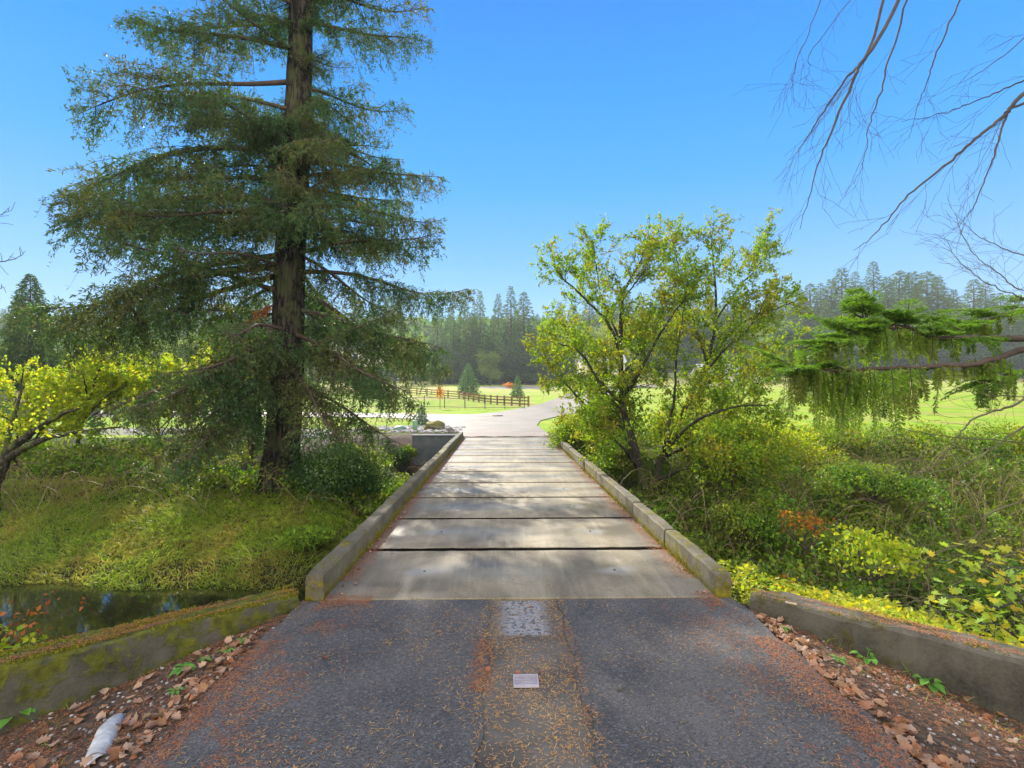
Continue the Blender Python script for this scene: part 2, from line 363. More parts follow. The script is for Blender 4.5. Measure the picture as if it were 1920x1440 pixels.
M['firleaf'] = leafmat('fir needles', [(.028, .07, .022), (.05, .11, .03), (.08, .145, .04), (.04, .095, .045)], .38, .5, [(.12, .15, .035), (.06, .09, .03), (.17, .15, .04)], .7, 1.7)
M['firtop'] = M['firleaf']
M['firbark'] = barkmat('fir bark', (.012, .011, .009), (.062, .052, .042), (.07, .08, .035))
M['twig'] = simple('dark twig bark', (.075, .055, .04), .9, .3)
M['greytwig'] = simple('grey twig bark', (.06, .055, .052), .9, .3)
M['brownred'] = leafmat('dead fir spray', [(.36, .10, .03), (.45, .16, .05)], .4)
M['cedar'] = leafmat('cedar foliage', [(.045, .11, .018), (.07, .15, .022), (.03, .08, .018), (.12, .16, .03)], .4)
M['farcon'] = leafmat('far conifer foliage', [(.045, .12, .035), (.075, .17, .04), (.03, .08, .03), (.13, .21, .04)], .45, .6, [(.14, .21, .04), (.07, .13, .04)], .09)
M['fardec'] = leafmat('far leafy tree foliage', [(.12, .20, .03), (.20, .28, .04), (.08, .15, .03)], .45, .6, [(.30, .28, .05), (.16, .26, .04)], .05)
M['young'] = leafmat('young conifer foliage', [(.08, .20, .03), (.05, .13, .03), (.13, .26, .05)], .4)
M['blue'] = leafmat('blue conifer foliage', [(.10, .16, .16), (.16, .22, .22), (.06, .10, .10)], .25)
M['yg'] = leafmat('yellow green maple leaves', [(.33, .42, .02), (.22, .34, .02), (.50, .48, .025), (.40, .45, .03)], .6, .5, [(.16, .30, .02), (.30, .40, .02), (.55, .42, .03)], 1.0)
M['gy'] = leafmat('green yellow leaves', [(.18, .30, .018), (.09, .19, .015), (.30, .38, .02), (.13, .25, .02)], .6, .5, [(.30, .28, .02), (.17, .25, .02), (.36, .27, .02), (.09, .15, .015)], 1.3)
M['bram'] = leafmat('bramble leaves', [(.09, .23, .02), (.17, .33, .025), (.03, .08, .018), (.32, .43, .025), (.04, .10, .02)], .4, .45, [(.20, .30, .02), (.34, .36, .03), (.05, .11, .02), (.16, .13, .05)], .9)
M['ivy'] = leafmat('ivy leaves', [(.03, .075, .018), (.05, .12, .022), (.02, .05, .015), (.09, .15, .02)], .25, .6)
M['bright'] = leafmat('bright low leaves', [(.40, .48, .02), (.26, .42, .03), (.52, .50, .03), (.20, .34, .03)], .5, .5, [(.55, .42, .02), (.34, .40, .03)], .9)
M['orange'] = leafmat('orange leaves', [(.50, .12, .015), (.62, .25, .02), (.35, .07, .015), (.60, .36, .03)], .5)
M['red'] = leafmat('rust oak leaves', [(.36, .09, .02), (.48, .17, .05), (.26, .06, .02)], .4)
M['grass'] = leafmat('bank grass', [(.13, .26, .02), (.30, .38, .04), (.06, .13, .02), (.38, .34, .11)], .5, .5, [(.42, .28, .12), (.22, .33, .03), (.34, .22, .09), (.16, .26, .03)], .7)
M['lawnb'] = leafmat('short grass blades', [(.12, .25, .02), (.20, .31, .03), (.09, .18, .02)], .5)
M['dry'] = leafmat('dry stems', [(.33, .24, .14), (.20, .13, .08), (.42, .33, .2)], .25)
M['lichen'] = leafmat('hanging moss and hemlock sprays', [(.18, .32, .025), (.10, .20, .022), (.28, .38, .04)], .5, .6, [(.22, .26, .04), (.14, .18, .035)], 1.2)
M['spray'] = leafmat('bright fir spray', [(.11, .23, .02), (.18, .32, .03), (.06, .13, .02)], .5)
M['moss'] = leafmat('moss', [(.22, .20, .012), (.13, .14, .012), (.34, .27, .02)], .2, .9)
M['mossbark'] = barkmat('mossy bark', (.03, .028, .02), (.10, .09, .06), (.12, .16, .02), 9, .5)
M['darkbark'] = barkmat('dark smooth bark', (.018, .016, .014), (.06, .052, .043), (.07, .085, .025), 9, .5, .5, .02)
M['weed'] = leafmat('weed leaves', [(.10, .26, .04), (.17, .36, .06), (.08, .20, .03)], .35, .4)
M['stone'] = simple('river stones', (.30, .29, .27), .8, .45, 3)
M['wood'] = simple('stained fence timber', (.17, .075, .035), .75, .35, 5)
M['black'] = simple('black painted metal', (.03, .028, .028), .5, .2)
M['pvc'] = simple('white plastic pipe', (.50, .50, .48), .5, .35, 14)
M['grate'] = simple('pale plastic grate', (.36, .33, .37), .5, .15)
M['hole'] = simple('dark recess', (.008, .007, .006), 1, .2, 8, 0, .0)
M['pedgreen'] = simple('pale green utility plastic', (.22, .38, .26), .5, .1)
M['domegreen'] = simple('grey green plastic', (.14, .22, .18), .55, .15)
def mossrock(name, lo, hi):
    return concrete(name, (.20, .18, .15), (.10, .09, .075), lo, hi, (.20, .19, .015), .25)
M['rockmoss'] = mossrock('mossy boulder', .42, .55); M['rock'] = mossrock('boulder', .8, .95)
M['shingle'] = simple('brown roof shingles', (.17, .11, .075), .85, .3, 6)
M['roofw'] = simple('pale metal roof', (.42, .42, .44), .5, .06)
M['siding'] = simple('grey siding', (.20, .215, .235), .7, .1, 4)
M['sidingw'] = simple('cream siding', (.55, .47, .42), .7, .1, 4)
M['glass'] = simple('window glass', (.03, .04, .05), .08, .1, 2, 0, .6)
M['trim'] = simple('white trim', (.7, .7, .68), .6, .05)
M['iron'] = simple('cast iron', (.05, .045, .04), .6, .2)

# ------------------------------------------------------------------ terrain
def ss(a, b, x): t_ = np.clip((x-a)/(b-a), 0, 1); return t_*t_*(3-2*t_)
def wob(x, y): return .5*np.sin(x*.9+1.3)+.3*np.sin(x*2.1-.7)+.25*np.sin(x*.37+y*.2)
def bump(x, y): return (np.sin(x*1.7+y*.6)+np.sin(y*2.3-x*.8+2)+.6*np.sin(x*4.1+y*3.3)+.5*np.sin(x*5.3-y*4.7+1))*.25
def sdist(x, y):
    sL = (x+1.80)*(-.64)+(y-4.62)*.77; sR = (x-2.15)*.66+(y-4.58)*.75
    return np.maximum(np.maximum(sL, sR), y-4.72)
def Hf(x, y):
    x = np.asarray(x, float); y = np.asarray(y, float)
    out = np.maximum(0, np.maximum(-1.88-x, x-2.18))
    zf = -.03-np.minimum(.22*out, .9)+.02*bump(x*3, y*3)*np.minimum(1, out*3)
    s = sdist(x, y); bed = -2.8
    zn = zf+(bed-zf)*ss(.12, 1.5, s)
    yy = y+.35*wob(x, y)
    P = np.interp(yy, [10.0, 11.0, 12.3, 13.6, 15.0, 17, 20, 24, 34], [-2.8, -2.2, -1.75, -1.2, -.75, -.6, -.5, -.25, 0])
    P2 = np.interp(y, [10.3, 11.3, 14, 21.3, 21.5], [-2.8, -2.3, -1.6, -1.4, -.03])
    Pm = np.interp(y, [11, 14, 20, 22.5, 24], [-2.3, -1.3, -.95, -.1, -.03])
    wg = np.where(y > 17.5, ss(-3.92, -3.66, x), ss(-4.6, -3.75, x))*(1-ss(2.3, 4.6, x)); wm = ss(-9, -6.5, x)*(1-wg)*(x < 0)*ss(16, 19, y)
    far = P*(1-wm)+Pm*wm; far = far*(1-wg)+P2*wg
    far = far+.10*bump(x, y)*ss(11, 13, y)*(1-wg)*(1-ss(22, 27, y))
    # right-hand side stays lower
    rt = ss(4, 8, x)
    far = far-.35*rt*ss(14, 22, y)*(1-ss(60, 90, y))
    rise_c = np.interp(y, [0, 46, 60, 75, 91, 97, 120, 150, 175, 230, 300, 600], [0, 0, .25, .4, .85, 1.5, 3, 4.2, 6, 19, 30, 34])
    rise_r = np.interp(y, [0, 50, 100, 150, 175, 230, 300, 600], [0, 0, 2.7, 6.0, 9, 23, 34, 38])
    wr = ss(.10, .25, x/np.maximum(y, 1))
    left = ss(0, 10, -x)
    far = far+(rise_c*(.25+.75*np.maximum(left, ss(70, 95, y))))*(1-wr)+rise_r*wr
    return np.maximum(zn, np.where(y > 9, far, -5))
def H1(x, y): return float(Hf(np.array([x]), np.array([y]))[0])
def growing(a, b, step, g, lim, mx):
    L = list(np.arange(a, b+1e-6, step)); s_ = step; c = L[-1]
    while c < lim: s_ = min(s_*g, mx); c += s_; L.append(c)
    s_ = step; c = a; pre = []
    return L
xs = growing(0, 9, .12, 1.045, 420, 14); xs = np.array([-v for v in xs[:0:-1]]+xs)
ys = np.array(sorted(set([-30, -20, -12, -7, -4, -2.5, -1.2]+list(np.round(growing(0, 26, .13, 1.03, 640, 14), 4)))))
XX, YY = np.meshgrid(xs, ys); ZZ = Hf(XX, YY)
nx, ny = len(xs), len(ys)
mb = MB(); ii = np.arange(ny-1)[:, None]*nx; jj = np.arange(nx-1)[None, :]
mb.mesh(np.stack([XX, YY, ZZ], -1).reshape(-1, 3), np.stack([ii+jj, ii+jj+1, ii+nx+jj+1, ii+nx+jj], -1).reshape(-1, 4), None, 0, True)
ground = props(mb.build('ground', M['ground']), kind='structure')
X, Y = XX.ravel(), YY.ravel(); s = sdist(X, Y)
dirt = (s < .3)*1.0
dirt = np.maximum(dirt, ss(0, .8, 1.6-np.hypot((X+5.6)/2.5, (Y-22.4)/2.0)))           # mulch mound by the abutment
dirt = np.maximum(dirt, ss(0, .6, 1.5-np.hypot((X+8.6)/2.3, (Y-17.2)/1.5)))           # needle litter under the fir
dirt = np.maximum(dirt, .6*ss(0, 1, 1-np.hypot((X+8)/6, (Y-49)/2.2)))
grav = ss(0, .5, 1-np.hypot((X+18)/13, (Y-27.5)/2.6))
grav = np.maximum(grav, ss(0, .4, 1-np.hypot((X+3.9)/2.4, (Y-26.6)/1.9)))
grav = np.maximum(grav, .9*ss(0, .4, 1-np.hypot((X-3.5)/14, (Y-122)/10)))
lawn = np.maximum(ss(23, 26, Y)*(X < 3), ss(24, 30, Y))*(1-.9*ss(160, 175, Y))
lawn = np.maximum(lawn, .5*ss(11, 12, Y)*(X < -3.8)*(1-ss(14, 15, Y)))
C4 = np.stack([dirt, grav, lawn, np.ones_like(lawn)], -1).astype(np.float32)
ca = ground.data.color_attributes.new('mask', 'FLOAT_COLOR', 'POINT'); ca.data.foreach_set('color', C4.ravel())

def polysheet(name, pts, mat, z=None, dz=.03, cuts=0, thick=0):
    bm = bmesh.new(); vs = [bm.verts.new((p[0], p[1], 0)) for p in pts]; f = bm.faces.new(vs)
    bmesh.ops.triangulate(bm, faces=[f])
    for _ in range(cuts): 
        bmesh.ops.subdivide_edges(bm, edges=[e for e in bm.edges if e.calc_length() > .8], cuts=1, use_grid_fill=False)
        bmesh.ops.triangulate(bm, faces=bm.faces[:])
    bm.verts.ensure_lookup_table(); V = np.array([v.co[:] for v in bm.verts])
    Z = (Hf(V[:, 0], V[:, 1])+dz) if z is None else np.full(len(V), z)
    for v, zz in zip(bm.verts, Z): v.co.z = zz
    bmesh.ops.recalc_face_normals(bm, faces=bm.faces[:])
    if bm.faces[:][0].normal.z < 0: bmesh.ops.reverse_faces(bm, faces=bm.faces[:])
    me = bpy.data.meshes.new(name); bm.to_mesh(me); bm.free(); me.materials.append(mat)
    o = bpy.data.objects.new(name, me); COL.objects.link(o); return props(o, kind='structure')

# water
mb = MB(); wx = np.linspace(-70, 70, 60); wy = np.array([3.5, 6, 8, 10, 13]); A, B = np.meshgrid(wx, wy)
i2 = np.arange(4)[:, None]*60; j2 = np.arange(59)[None, :]
mb.mesh(np.stack([A, B, np.full_like(A, -2.2)], -1).reshape(-1, 3), np.stack([i2+j2, i2+j2+1, i2+61+j2, i2+60+j2], -1).reshape(-1, 4))
props(mb.build('creek_water', M['water']), kind='structure')
# near road: asphalt with a wavering edge, a shallow worn centre strip
def wav(x, ys_, a=.02): return [(x+a*math.sin(y*9)+a*.6*math.sin(y*23+x), y) for y in ys_]
yl = list(np.linspace(-6, 4.70, 70))
CXL, CXR = -.12, .50
polysheet('road', wav(-1.83, yl)+wav(CXL, yl[::-1], .018), M['asphalt'], z=0.008)
polysheet('road', wav(CXR, yl, .022)+wav(2.13, yl[::-1]), M['asphalt'], z=0.008)
polysheet('road', [(-.2, -6), (.6, -6), (.6, 4.7), (-.2, 4.7)], M['strip'], z=-.004)
# far drive with its fork
far_pts = [(-1.80, 21.32), (-1.87, 23.7), (-3.3, 29), (-5.2, 35), (-7.5, 37), (-10.1, 38), (-20, 39), (-40, 40), (-60, 41), (-60, 51), (-40, 49.5), (-20, 47.5), (-11.6, 45.6),
           (-7, 43.8), (-4.75, 43.4), (-2.26, 43.8), (-.4, 48), (1.78, 57), (4.3, 69), (7.3, 83), (12, 96), (22, 108), (34, 114), (36, 106), (25, 98), (16, 80), (10, 62), (6.6, 49),
           (4.9, 41), (3.5, 37.0), (2.5, 33.8), (1.95, 29), (2.05, 23.7), (2.1, 21.32)]
polysheet('road', far_pts, M['road'], dz=.05, cuts=4)

# ------------------------------------------------------------------ bridge
PL, Y0, NP_ = 1.522, 4.71, 11
XL, XR = -1.63, 1.98; XC = (XL+XR)/2; WD = XR-XL
bridge = thing('bridge', 'single lane concrete slab bridge with low mossy kerbs crossing the creek', 'bridge', (XC, Y0, 0))
def panel_mesh(k):
    mb = MB(); n = 40; gx = np.linspace(-WD/2-.02, WD/2+.02, n); r_ = np.random.default_rng(100+k)
    def edge(sgn, amp):
        e = np.cumsum(r_.normal(size=n))*amp*.25; e -= np.linspace(e[0], e[-1], n); e += r_.normal(size=n)*amp*.5
        return sgn*(PL/2-(.05 if amp > .01 else .040))-sgn*np.abs(e)
    amp = .012 if k < 2 else .004
    y0 = edge(-1, amp if k else .003); y1 = edge(1, amp)
    rows = [(y0, -.26), (y0, -.008), (y0+.008, 0)]
    V = []
    for yv, z in rows: V.append(np.stack([gx, yv, np.full(n, z)], -1))
    for f in (.25, .5, .75): V.append(np.stack([gx, y0+(y1-y0)*f, np.full(n, 0.0)], -1))
    for yv, z in [(y1-.008, 0), (y1, -.008), (y1, -.26)]: V.append(np.stack([gx, yv, np.full(n, z)], -1))
    V = np.vstack(V); R_ = 9; i = np.arange(R_-1)[:, None]*n; j = np.arange(n-1)[None, :]
    mb.mesh(V+np.array((XC, Y0+(k+.5)*PL, 0)), np.stack([i+j, i+j+1, i+n+j+1, i+n+j], -1).reshape(-1, 4)); return mb
def kerb_mb(side, k):
    """side -1 left, +1 right; small chamfers, rounded worn edges"""
    mb = MB(); r_ = np.random.default_rng(300+k*3+side); g = .017; ox = r_.normal()*.007; oz = r_.normal()*.006
    w = .165 if side < 0 else .14; h = .238; xi = (XL if side < 0 else XR)
    prof = [(0, -.02), (-.012, .06), (-.004, h-.018), (.014, h), (w-.014, h), (w, h-.018), (w+.005, -.25), (0, -.25)]   # outwards from the inner face
    n = 13; ys_ = np.linspace(Y0+k*PL+g, Y0+(k+1)*PL-g, n); V = []
    for q, yv in enumerate(ys_):
        sh = .006 if q in (0, n-1) else 0
        for (u, z) in prof:
            jit = r_.normal()*.0022
            uu = u+(sh if u < w/2 else -sh)*(1 if z > 0 else 0)
            V.append((xi+side*(uu+jit+ox), yv, z-(sh if z > .2 else 0)+(jit+oz)*(z > .1)))
    m = len(prof); Q = []; 
    for i in range(n-1):
        for j in range(m): 
            a = [i*m+j, i*m+(j+1) % m, (i+1)*m+(j+1) % m, (i+1)*m+j]; Q.append(a if side > 0 else a[::-1])
    T = []
    for e, fl in ((0, side < 0), (n-1, side > 0)):
        for j in range(1, m-1):
            tr = [e*m, e*m+j, e*m+j+1]; T.append(tr if not fl else tr[::-1])
    mb.mesh(np.array(V), Q, T); return mb
for k in range(NP_):
    o = panel_mesh(k).build('deck_panel', M['deck'], bridge)
    me = o.data; d = np.array((0, (k+.5)*PL, 0)); co = np.zeros(len(me.vertices)*3, np.float32); me.vertices.foreach_get('co', co)
    me.vertices.foreach_set('co', (co.reshape(-1, 3)-d).astype(np.float32).ravel()); o.location = d; me.update()
for side in (-1, 1):
    for k in range(NP_): kerb_mb(side, k).build('kerb', M['kerb'], bridge)
for k in range(1, NP_):
    mb = MB(); mb.box((XC, Y0+k*PL, -.021), (WD+.02, .21, .03)); mb.build('joint_filler', M['hole'], bridge)
for gx in (-1.2, .2, 1.5):
    mb = MB(); mb.box((gx, Y0+NP_*PL/2, -.55), (.35, NP_*PL, .55)); mb.build('girder', M['abut'], bridge)
for ay, az in ((4.62, -1.5), (21.62, -1.4)):
    mb = MB(); mb.box((XC, ay+(.08 if ay < 10 else -.1), az), (WD+.1, .28, 2.4)); mb.build('abutment', M['abut'], bridge)
# iron lifting eyes in every panel
for k in range(NP_):
    for cx in (1.02, -1.0):
        mb = MB(); a = np.linspace(0, 2*np.pi, 9)[:-1]; c = np.array((XC+cx, Y0+(k+.5)*PL, .004))
        mb.tube(np.array([c+(0, 0, -.02), c+(0, 0, .004)]), .013, 8, 0)
        mb.build('bolt', M['iron'], bridge)
# moss tufts along inside of the kerbs
def tufts(P, n, L, w, mat_i, mb, spread=.6):
    P = np.repeat(P, n, 0); N = len(P)
    D = rng.normal(size=(N, 3))*spread+np.array((0, 0, 1.)); mb.leaves(P+rng.normal(size=(N, 3))*np.array((.012, .012, .004)), D, L*rng.uniform(.5, 1.3, N), w*rng.uniform(.6, 1.3, N), mat_i)
mb = MB()
for side, xi in ((-1, XL), (1, XR)):
    n = 5200; yv = rng.uniform(Y0+.5, Y0+NP_*PL, n); dens = .5+.5*np.sin(yv*2.1+side)+rng.normal(size=n)*.35; yv = yv[dens > .25]
    z = np.abs(rng.normal(size=len(yv)))*.035+.0; u = np.abs(rng.normal(size=len(yv)))*.012
    tufts(np.stack([xi-side*u, yv, z], -1), 2, .026, .010, 0, mb)
mb.build('moss', M['moss'], bridge)

# ------------------------------------------------------------------ wing walls
def wing(name, label, a, d, L, out, th, ztop, zbot, mat, seed, skew=0.0):
    """a start of the front top edge, d direction, out = towards the creek"""
    r_ = np.random.default_rng(seed); a = np.array(a); d = np.array(d)/np.linalg.norm(d); out = np.array(out)/np.linalg.norm(out)
    n = 60; mb = MB(); prof = [(0, zbot), (0, ztop-.3), (0, ztop-.15), (.004, ztop-.02), (.02, ztop), (th*.25, ztop+.008), (th*.5, ztop+.012), (th*.75, ztop+.006), (th-.02, ztop), (th, ztop-.02), (th, zbot)]
    m = len(prof); V = []
    for i in range(n):
        s_ = L*i/(n-1)
        for (u, z) in prof:
            j = r_.normal()*.005*(1 if z > zbot else 0)
            e = -.03 if (i == 0 and z > ztop-.05) else 0
            k = s_+skew*u*(1 if i == 0 else 0)
            p = a+d*k+out*(u+j)
            V.append((p[0], p[1], z+j+e+.010*math.sin(s_*7+u*20)*(z > ztop-.05)))
    Q = [(i*m+j, i*m+j+1, (i+1)*m+j+1, (i+1)*m+j) for i in range(n-1) for j in range(m-1)]
    T = [(e*m, e*m+j, e*m+j+1) for e in (0, n-1) for j in range(1, m-1)]
    mb.mesh(np.array(V), Q, T)
    o = mb.build(name, mat, origin=(a[0], a[1], 0)); return props(o, label, 'wall')
wing('wing_wall', 'mossy low concrete wing wall flaring left in front of the creek water', (-1.80, 4.60), (-1.53, -1.22), 5.2, (-.62, .78), .27, .10, -1.6, M['wall'], 1)
wing('wing_wall', 'grey low concrete wing wall flaring right beside the bright yellow green leaves', (2.20, 4.55), (1.31, -1.15), 5.2, (.66, .75), .27, .09, -1.6, M['wallR'], 2)
mb = MB(); mb.box((-2.77, 21.48, -1.06), (1.94, .28, 2.3), 0, 0, .012); mb.box((-2.77, 21.47, .10), (1.98, .34, .03), 0)
props(mb.build('retaining_wall', M['abut'], origin=(-2.77, 21.45, -1.5)), 'dark blue grey concrete retaining wall at the far left end of the bridge', 'wall')

# ------------------------------------------------------------------ leaf generators
def rand_dirs(n, bias=(0, 0, 0), s=1.0): return nrmz(rng.normal(size=(n, 3))*s+np.array(bias))
def tuft_line(mb, P0, D, L, n, tl, tw, m):
    """needle twiglets along a short line"""
    u = rng.uniform(0, 1, (len(P0), n)); P = (P0[:, None]+D[:, None]*(u*L[:, None])[..., None]).reshape(-1, 3)
    d = (np.repeat(D[:, None], n, 1)*.8+rng.normal(size=(len(P0), n, 3))*.55).reshape(-1, 3)
    N = len(P); mb.leaves(P, d, tl*rng.uniform(.6, 1.3, N), tw*rng.uniform(.7, 1.3, N), m, fold=.1)

# ------------------------------------------------------------------ big fir
def bough_mesh(L, droop, seed, hang=1.0, dens=1.0):
    r_ = np.random.default_rng(seed); mb = MB()
    n = 16; t = np.linspace(0, 1, n)
    wy_ = .04*L*np.sin(t*5+r_.uniform(0, 6))*t; 
    wz_ = .035*L*np.sin(t*r_.uniform(5, 9)+r_.uniform(0, 6))*t; C = np.stack([L*t, wy_*1.6, L*(.16*t-droop*t**1.5+.06*t**5)+wz_], -1)
    mb.tube(C, np.interp(t, [0, 1], [.014*L+.012, .006]), 6, 0)
    P0, DD, LL, H0, HL = [], [], [], [], []
    k = int(L/.085)
    gap = r_.uniform(0, 1, 6)
    u0_ = .30 if L > 5 else .14
    for i in range(k):
        u = u0_+(1-u0_)*(i+r_.uniform(0, 1))/k
        if any(abs(u-(.15+.8*g)) < .015 for g in gap): continue
        c = np.array([np.interp(u, t, C[:, a]) for a in range(3)]); tan = nrmz(C[min(n-1, int(u*(n-1))+1)]-C[max(0, int(u*(n-1))-1)])
        for sd in (-1, 1):
            if r_.uniform() < .18: continue
            a = R(r_.uniform(35, 78)); l2 = L*(.06+.30*(1-u)**.7*min(1, 3.5*(u-.08)))*r_.uniform(.45, 1.35)
            d = nrmz(tan*math.cos(a)+np.array((0, sd*math.sin(a), r_.normal()*.34-.14)))
            q = np.linspace(0, 1, 5)[:, None]; pts = c+d*q*l2+np.array((0, 0, -.5*l2))*q**2
            mb.tube(pts, np.linspace(.010, .003, 5)*(1 if L > 2 else .7), 3, 0, False)
            ns = max(2, int(l2/.105*dens))
            for s_ in range(ns):
                w = (s_+r_.uniform(0, 1))/ns
                if w < .12: continue
                p = c+d*w*l2+np.array((0, 0, -.5*l2))*w*w
                dn = r_.uniform(.0, .9)
                sdv = np.cross(d, (0, 0, 1))*r_.choice((-1, 1))
                P0.append(p); DD.append(nrmz(d*.55+sdv*.75-np.array((0, 0, dn)))); LL.append(r_.uniform(.10, .30)*(1.15-w*.5))
                if r_.uniform() < .55*hang: H0.append(p); HL.append(r_.uniform(.15, .8)*hang)
    P0 = np.array(P0); DD = np.array(DD); LL = np.array(LL)
    tuft_line(mb, P0, DD, LL*1.15, 6, .12, .030, 1)
    if H0:
        H0 = np.array(H0); HL = np.array(HL); D = nrmz(np.tile((0, 0, -1.), (len(H0), 1))+rng.normal(size=(len(H0), 3))*.16)
        for p, d, l in zip(H0[::3], D[::3], HL[::3]): mb.tube(np.array([p, p+d*l*.5, p+d*l]), [.004, .003, .002], 3, 0, False)
        tuft_line(mb, H0, D, HL, 10, .11, .026, 1)
    return mb.build('branch', [M['twig'], M['firleaf']]).data
def kill_objs(name):
    for o in [o for o in bpy.data.objects if o.name.startswith(name) and o.type == 'MESH' and o.parent is None]: bpy.data.objects.remove(o)
BV = []
for i, (L, dr, hg) in enumerate([(6.0, .26, .8), (6.0, .38, 1.0), (6.0, .48, 1.0), (4.4, .22, .7), (4.4, .36, .9), (3.2, .16, .7), (3.2, .34, .9)]):
    BV.append((L, bough_mesh(L, dr, 40+i, hg)))
kill_objs('branch')
TB = np.array((-6.42, 15.0, -.80))
fir = thing('fir_tree', 'huge dark green fir with thick furrowed trunk left of the bridge', 'tree', TB)
tz = np.array([-1.0, -.6, 0, 1.5, 3.5, 6, 9, 12, 16, 20, 24.5]); tx = np.interp(tz, [-.8, 2, 12, 24], [-6.45, -6.30, -5.94, -5.7])
tr = np.interp(tz, [-1, -.6, 0, 1.5, 6, 12, 18, 24.5], [.66, .56, .49, .455, .40, .33, .2, .03])
zz = np.linspace(-1, 24.5, 120); mb = MB(); P = np.stack([np.interp(zz, tz, tx), np.full_like(zz, 15.0)+.06*np.sin(zz*.8), zz], -1)
a = np.linspace(0, 2*np.pi, 40, endpoint=False); rr = np.interp(zz, tz, tr)
rad = rr[:, None]*(1+.05*np.sin(a[None]*9+np.sin(zz*1.4)[:, None]*2)+.03*np.sin(a[None]*17+zz[:, None]*3)+.10*np.exp(-(zz[:, None]+1)*1.2)*np.sin(a[None]*5))
V = np.stack([P[:, 0, None]+rad*np.cos(a), P[:, 1, None]+rad*np.sin(a), np.repeat(zz[:, None], 40, 1)], -1).reshape(-1, 3)
i = np.arange(119)[:, None]*40; j = np.arange(40)[None, :]; j2 = (j+1) % 40
mb.mesh(V, np.stack([i+j, i+j2, i+40+j2, i+40+j], -1).reshape(-1, 4), None, 0, True); mb.build('trunk', M['firbark'], fir)
def put_bough(z, az, L, pitch=0, var=None, roll=0, name='branch'):
    """az: 0 = +X (right), 90 = away, 180 = left, 270 = towards the camera"""
    c = [b for b in BV if b[0] > 5] if L > 5 else ([b for b in BV if 4 < b[0] < 5] if L > 3.7 else [b for b in BV if b[0] < 4])
    Lb, me = BV[var] if var is not None else c[random.randrange(len(c))]
    o = bpy.data.objects.new(name, me); COL.objects.link(o); o.parent = fir
    o.location = (float(np.interp(z, tz, tx))-TB[0], 0, z-TB[2])
    o.rotation_euler = (R(roll*1.0), R(-pitch), R(az)); s_ = L/Lb; o.scale = (s_, s_, s_)
    return o
def reach(z, az):
    cs = math.cos(R(az)); sn = math.sin(R(az))
    Lr = np.interp(z, [2, 4.5, 6, 8, 10, 12, 16, 24], [4.0, 5.0, 4.7, 4.3, 3.9, 3.5, 2.9, .6])
    Ll = np.interp(z, [2, 4.2, 6, 8, 10, 12, 16, 24], [2.6, 4.3, 6.3, 6.1, 5.4, 5.3, 4.6, .6])
    Lf = np.interp(z, [2, 4.5, 7, 10, 14, 24], [3.4, 3.8, 3.6, 3.4, 2.8, .5]); Lb = np.interp(z, [2, 10, 24], [5, 4.4, .6])
    hx = Lr if cs > 0 else Ll; hy = Lb if sn > 0 else Lf
    return 1/math.hypot(cs/hx, sn/hy)
z = 2.6; az = 200
while z < 23.8:
    az = (az+137.5+random.uniform(-18, 18)) % 360
    sn = math.sin(R(az))
    if not (sn < -.75 and random.random() < .5 and z < 14):
        L = reach(z, az)*random.choice((1.0, 1.05, .85, .65, .45))*random.uniform(.9, 1.08)
        put_bough(z, az, L, random.gauss(0, 13)+(z-8)*.9+4, roll=random.gauss(0, 34))
    z += np.interp(z, [2, 5, 8, 14, 24], [.24, .19, .16, .21, .32])
for _ in range(34):
    z_ = random.uniform(5.5, 17); az_ = random.choice((0, 180))+random.uniform(-70, 70)
    put_bough(z_, az_, reach(z_, az_)*random.uniform(.4, .85), random.uniform(-26, 22)+(z_-8)*.9, roll=random.gauss(0, 40))
# limbs read off the photograph
for (z_, az_, L_, p_) in [(6.9, 184, 6.3, 8), (8.9, 172, 7.2, 12), (5.9, 190, 6.4, -6), (5.4, 176, 6.3, -16), (3.1, 232, 4.2, -20), (3.6, 222, 4.9, -22), (2.9, 216, 4.5, -34), (3.3, 240, 3.8, -30), (2.5, 240, 4.0, -34), (5.6, 198, 6.3, -14),
                          (3.4, 246, 3.6, -12), (2.2, 230, 3.7, -40), (4.3, -14, 4.9, -8), (3.6, -30, 4.6, -14), (3.0, 6, 4.2, -18), (2.6, -44, 4.0, -22), (5.4, 2, 5.2, -4), (2.3, -12, 4.0, -26), (6.6, -58, 3.4, 4), (7.6, -70, 2.8, 0), (7.4, 178, 6.5, 3)]:
    put_bough(z_, az_, L_, p_, roll=random.uniform(-10, 10))
# a dead rust-coloured spray
mb = MB(); p0 = W(520, 568, 14.8); p1 = W(445, 632, 14.0); c = crom([p0, (p0+p1)/2+(0, 0, .15), p1], 10); mb.tube(c, np.linspace(.03, .006, 10), 5, 0)
q = np.repeat(c[2:], 30, 0); mb.leaves(q+rng.normal(size=q.shape)*.05, rng.normal(size=q.shape)*.5+np.array((-.3, 0, -1.)), .17, .03, 1)
o = mb.build('branch', [M['twig'], M['brownred']], fir); o['label'] = 'dead rust brown drooping spray'

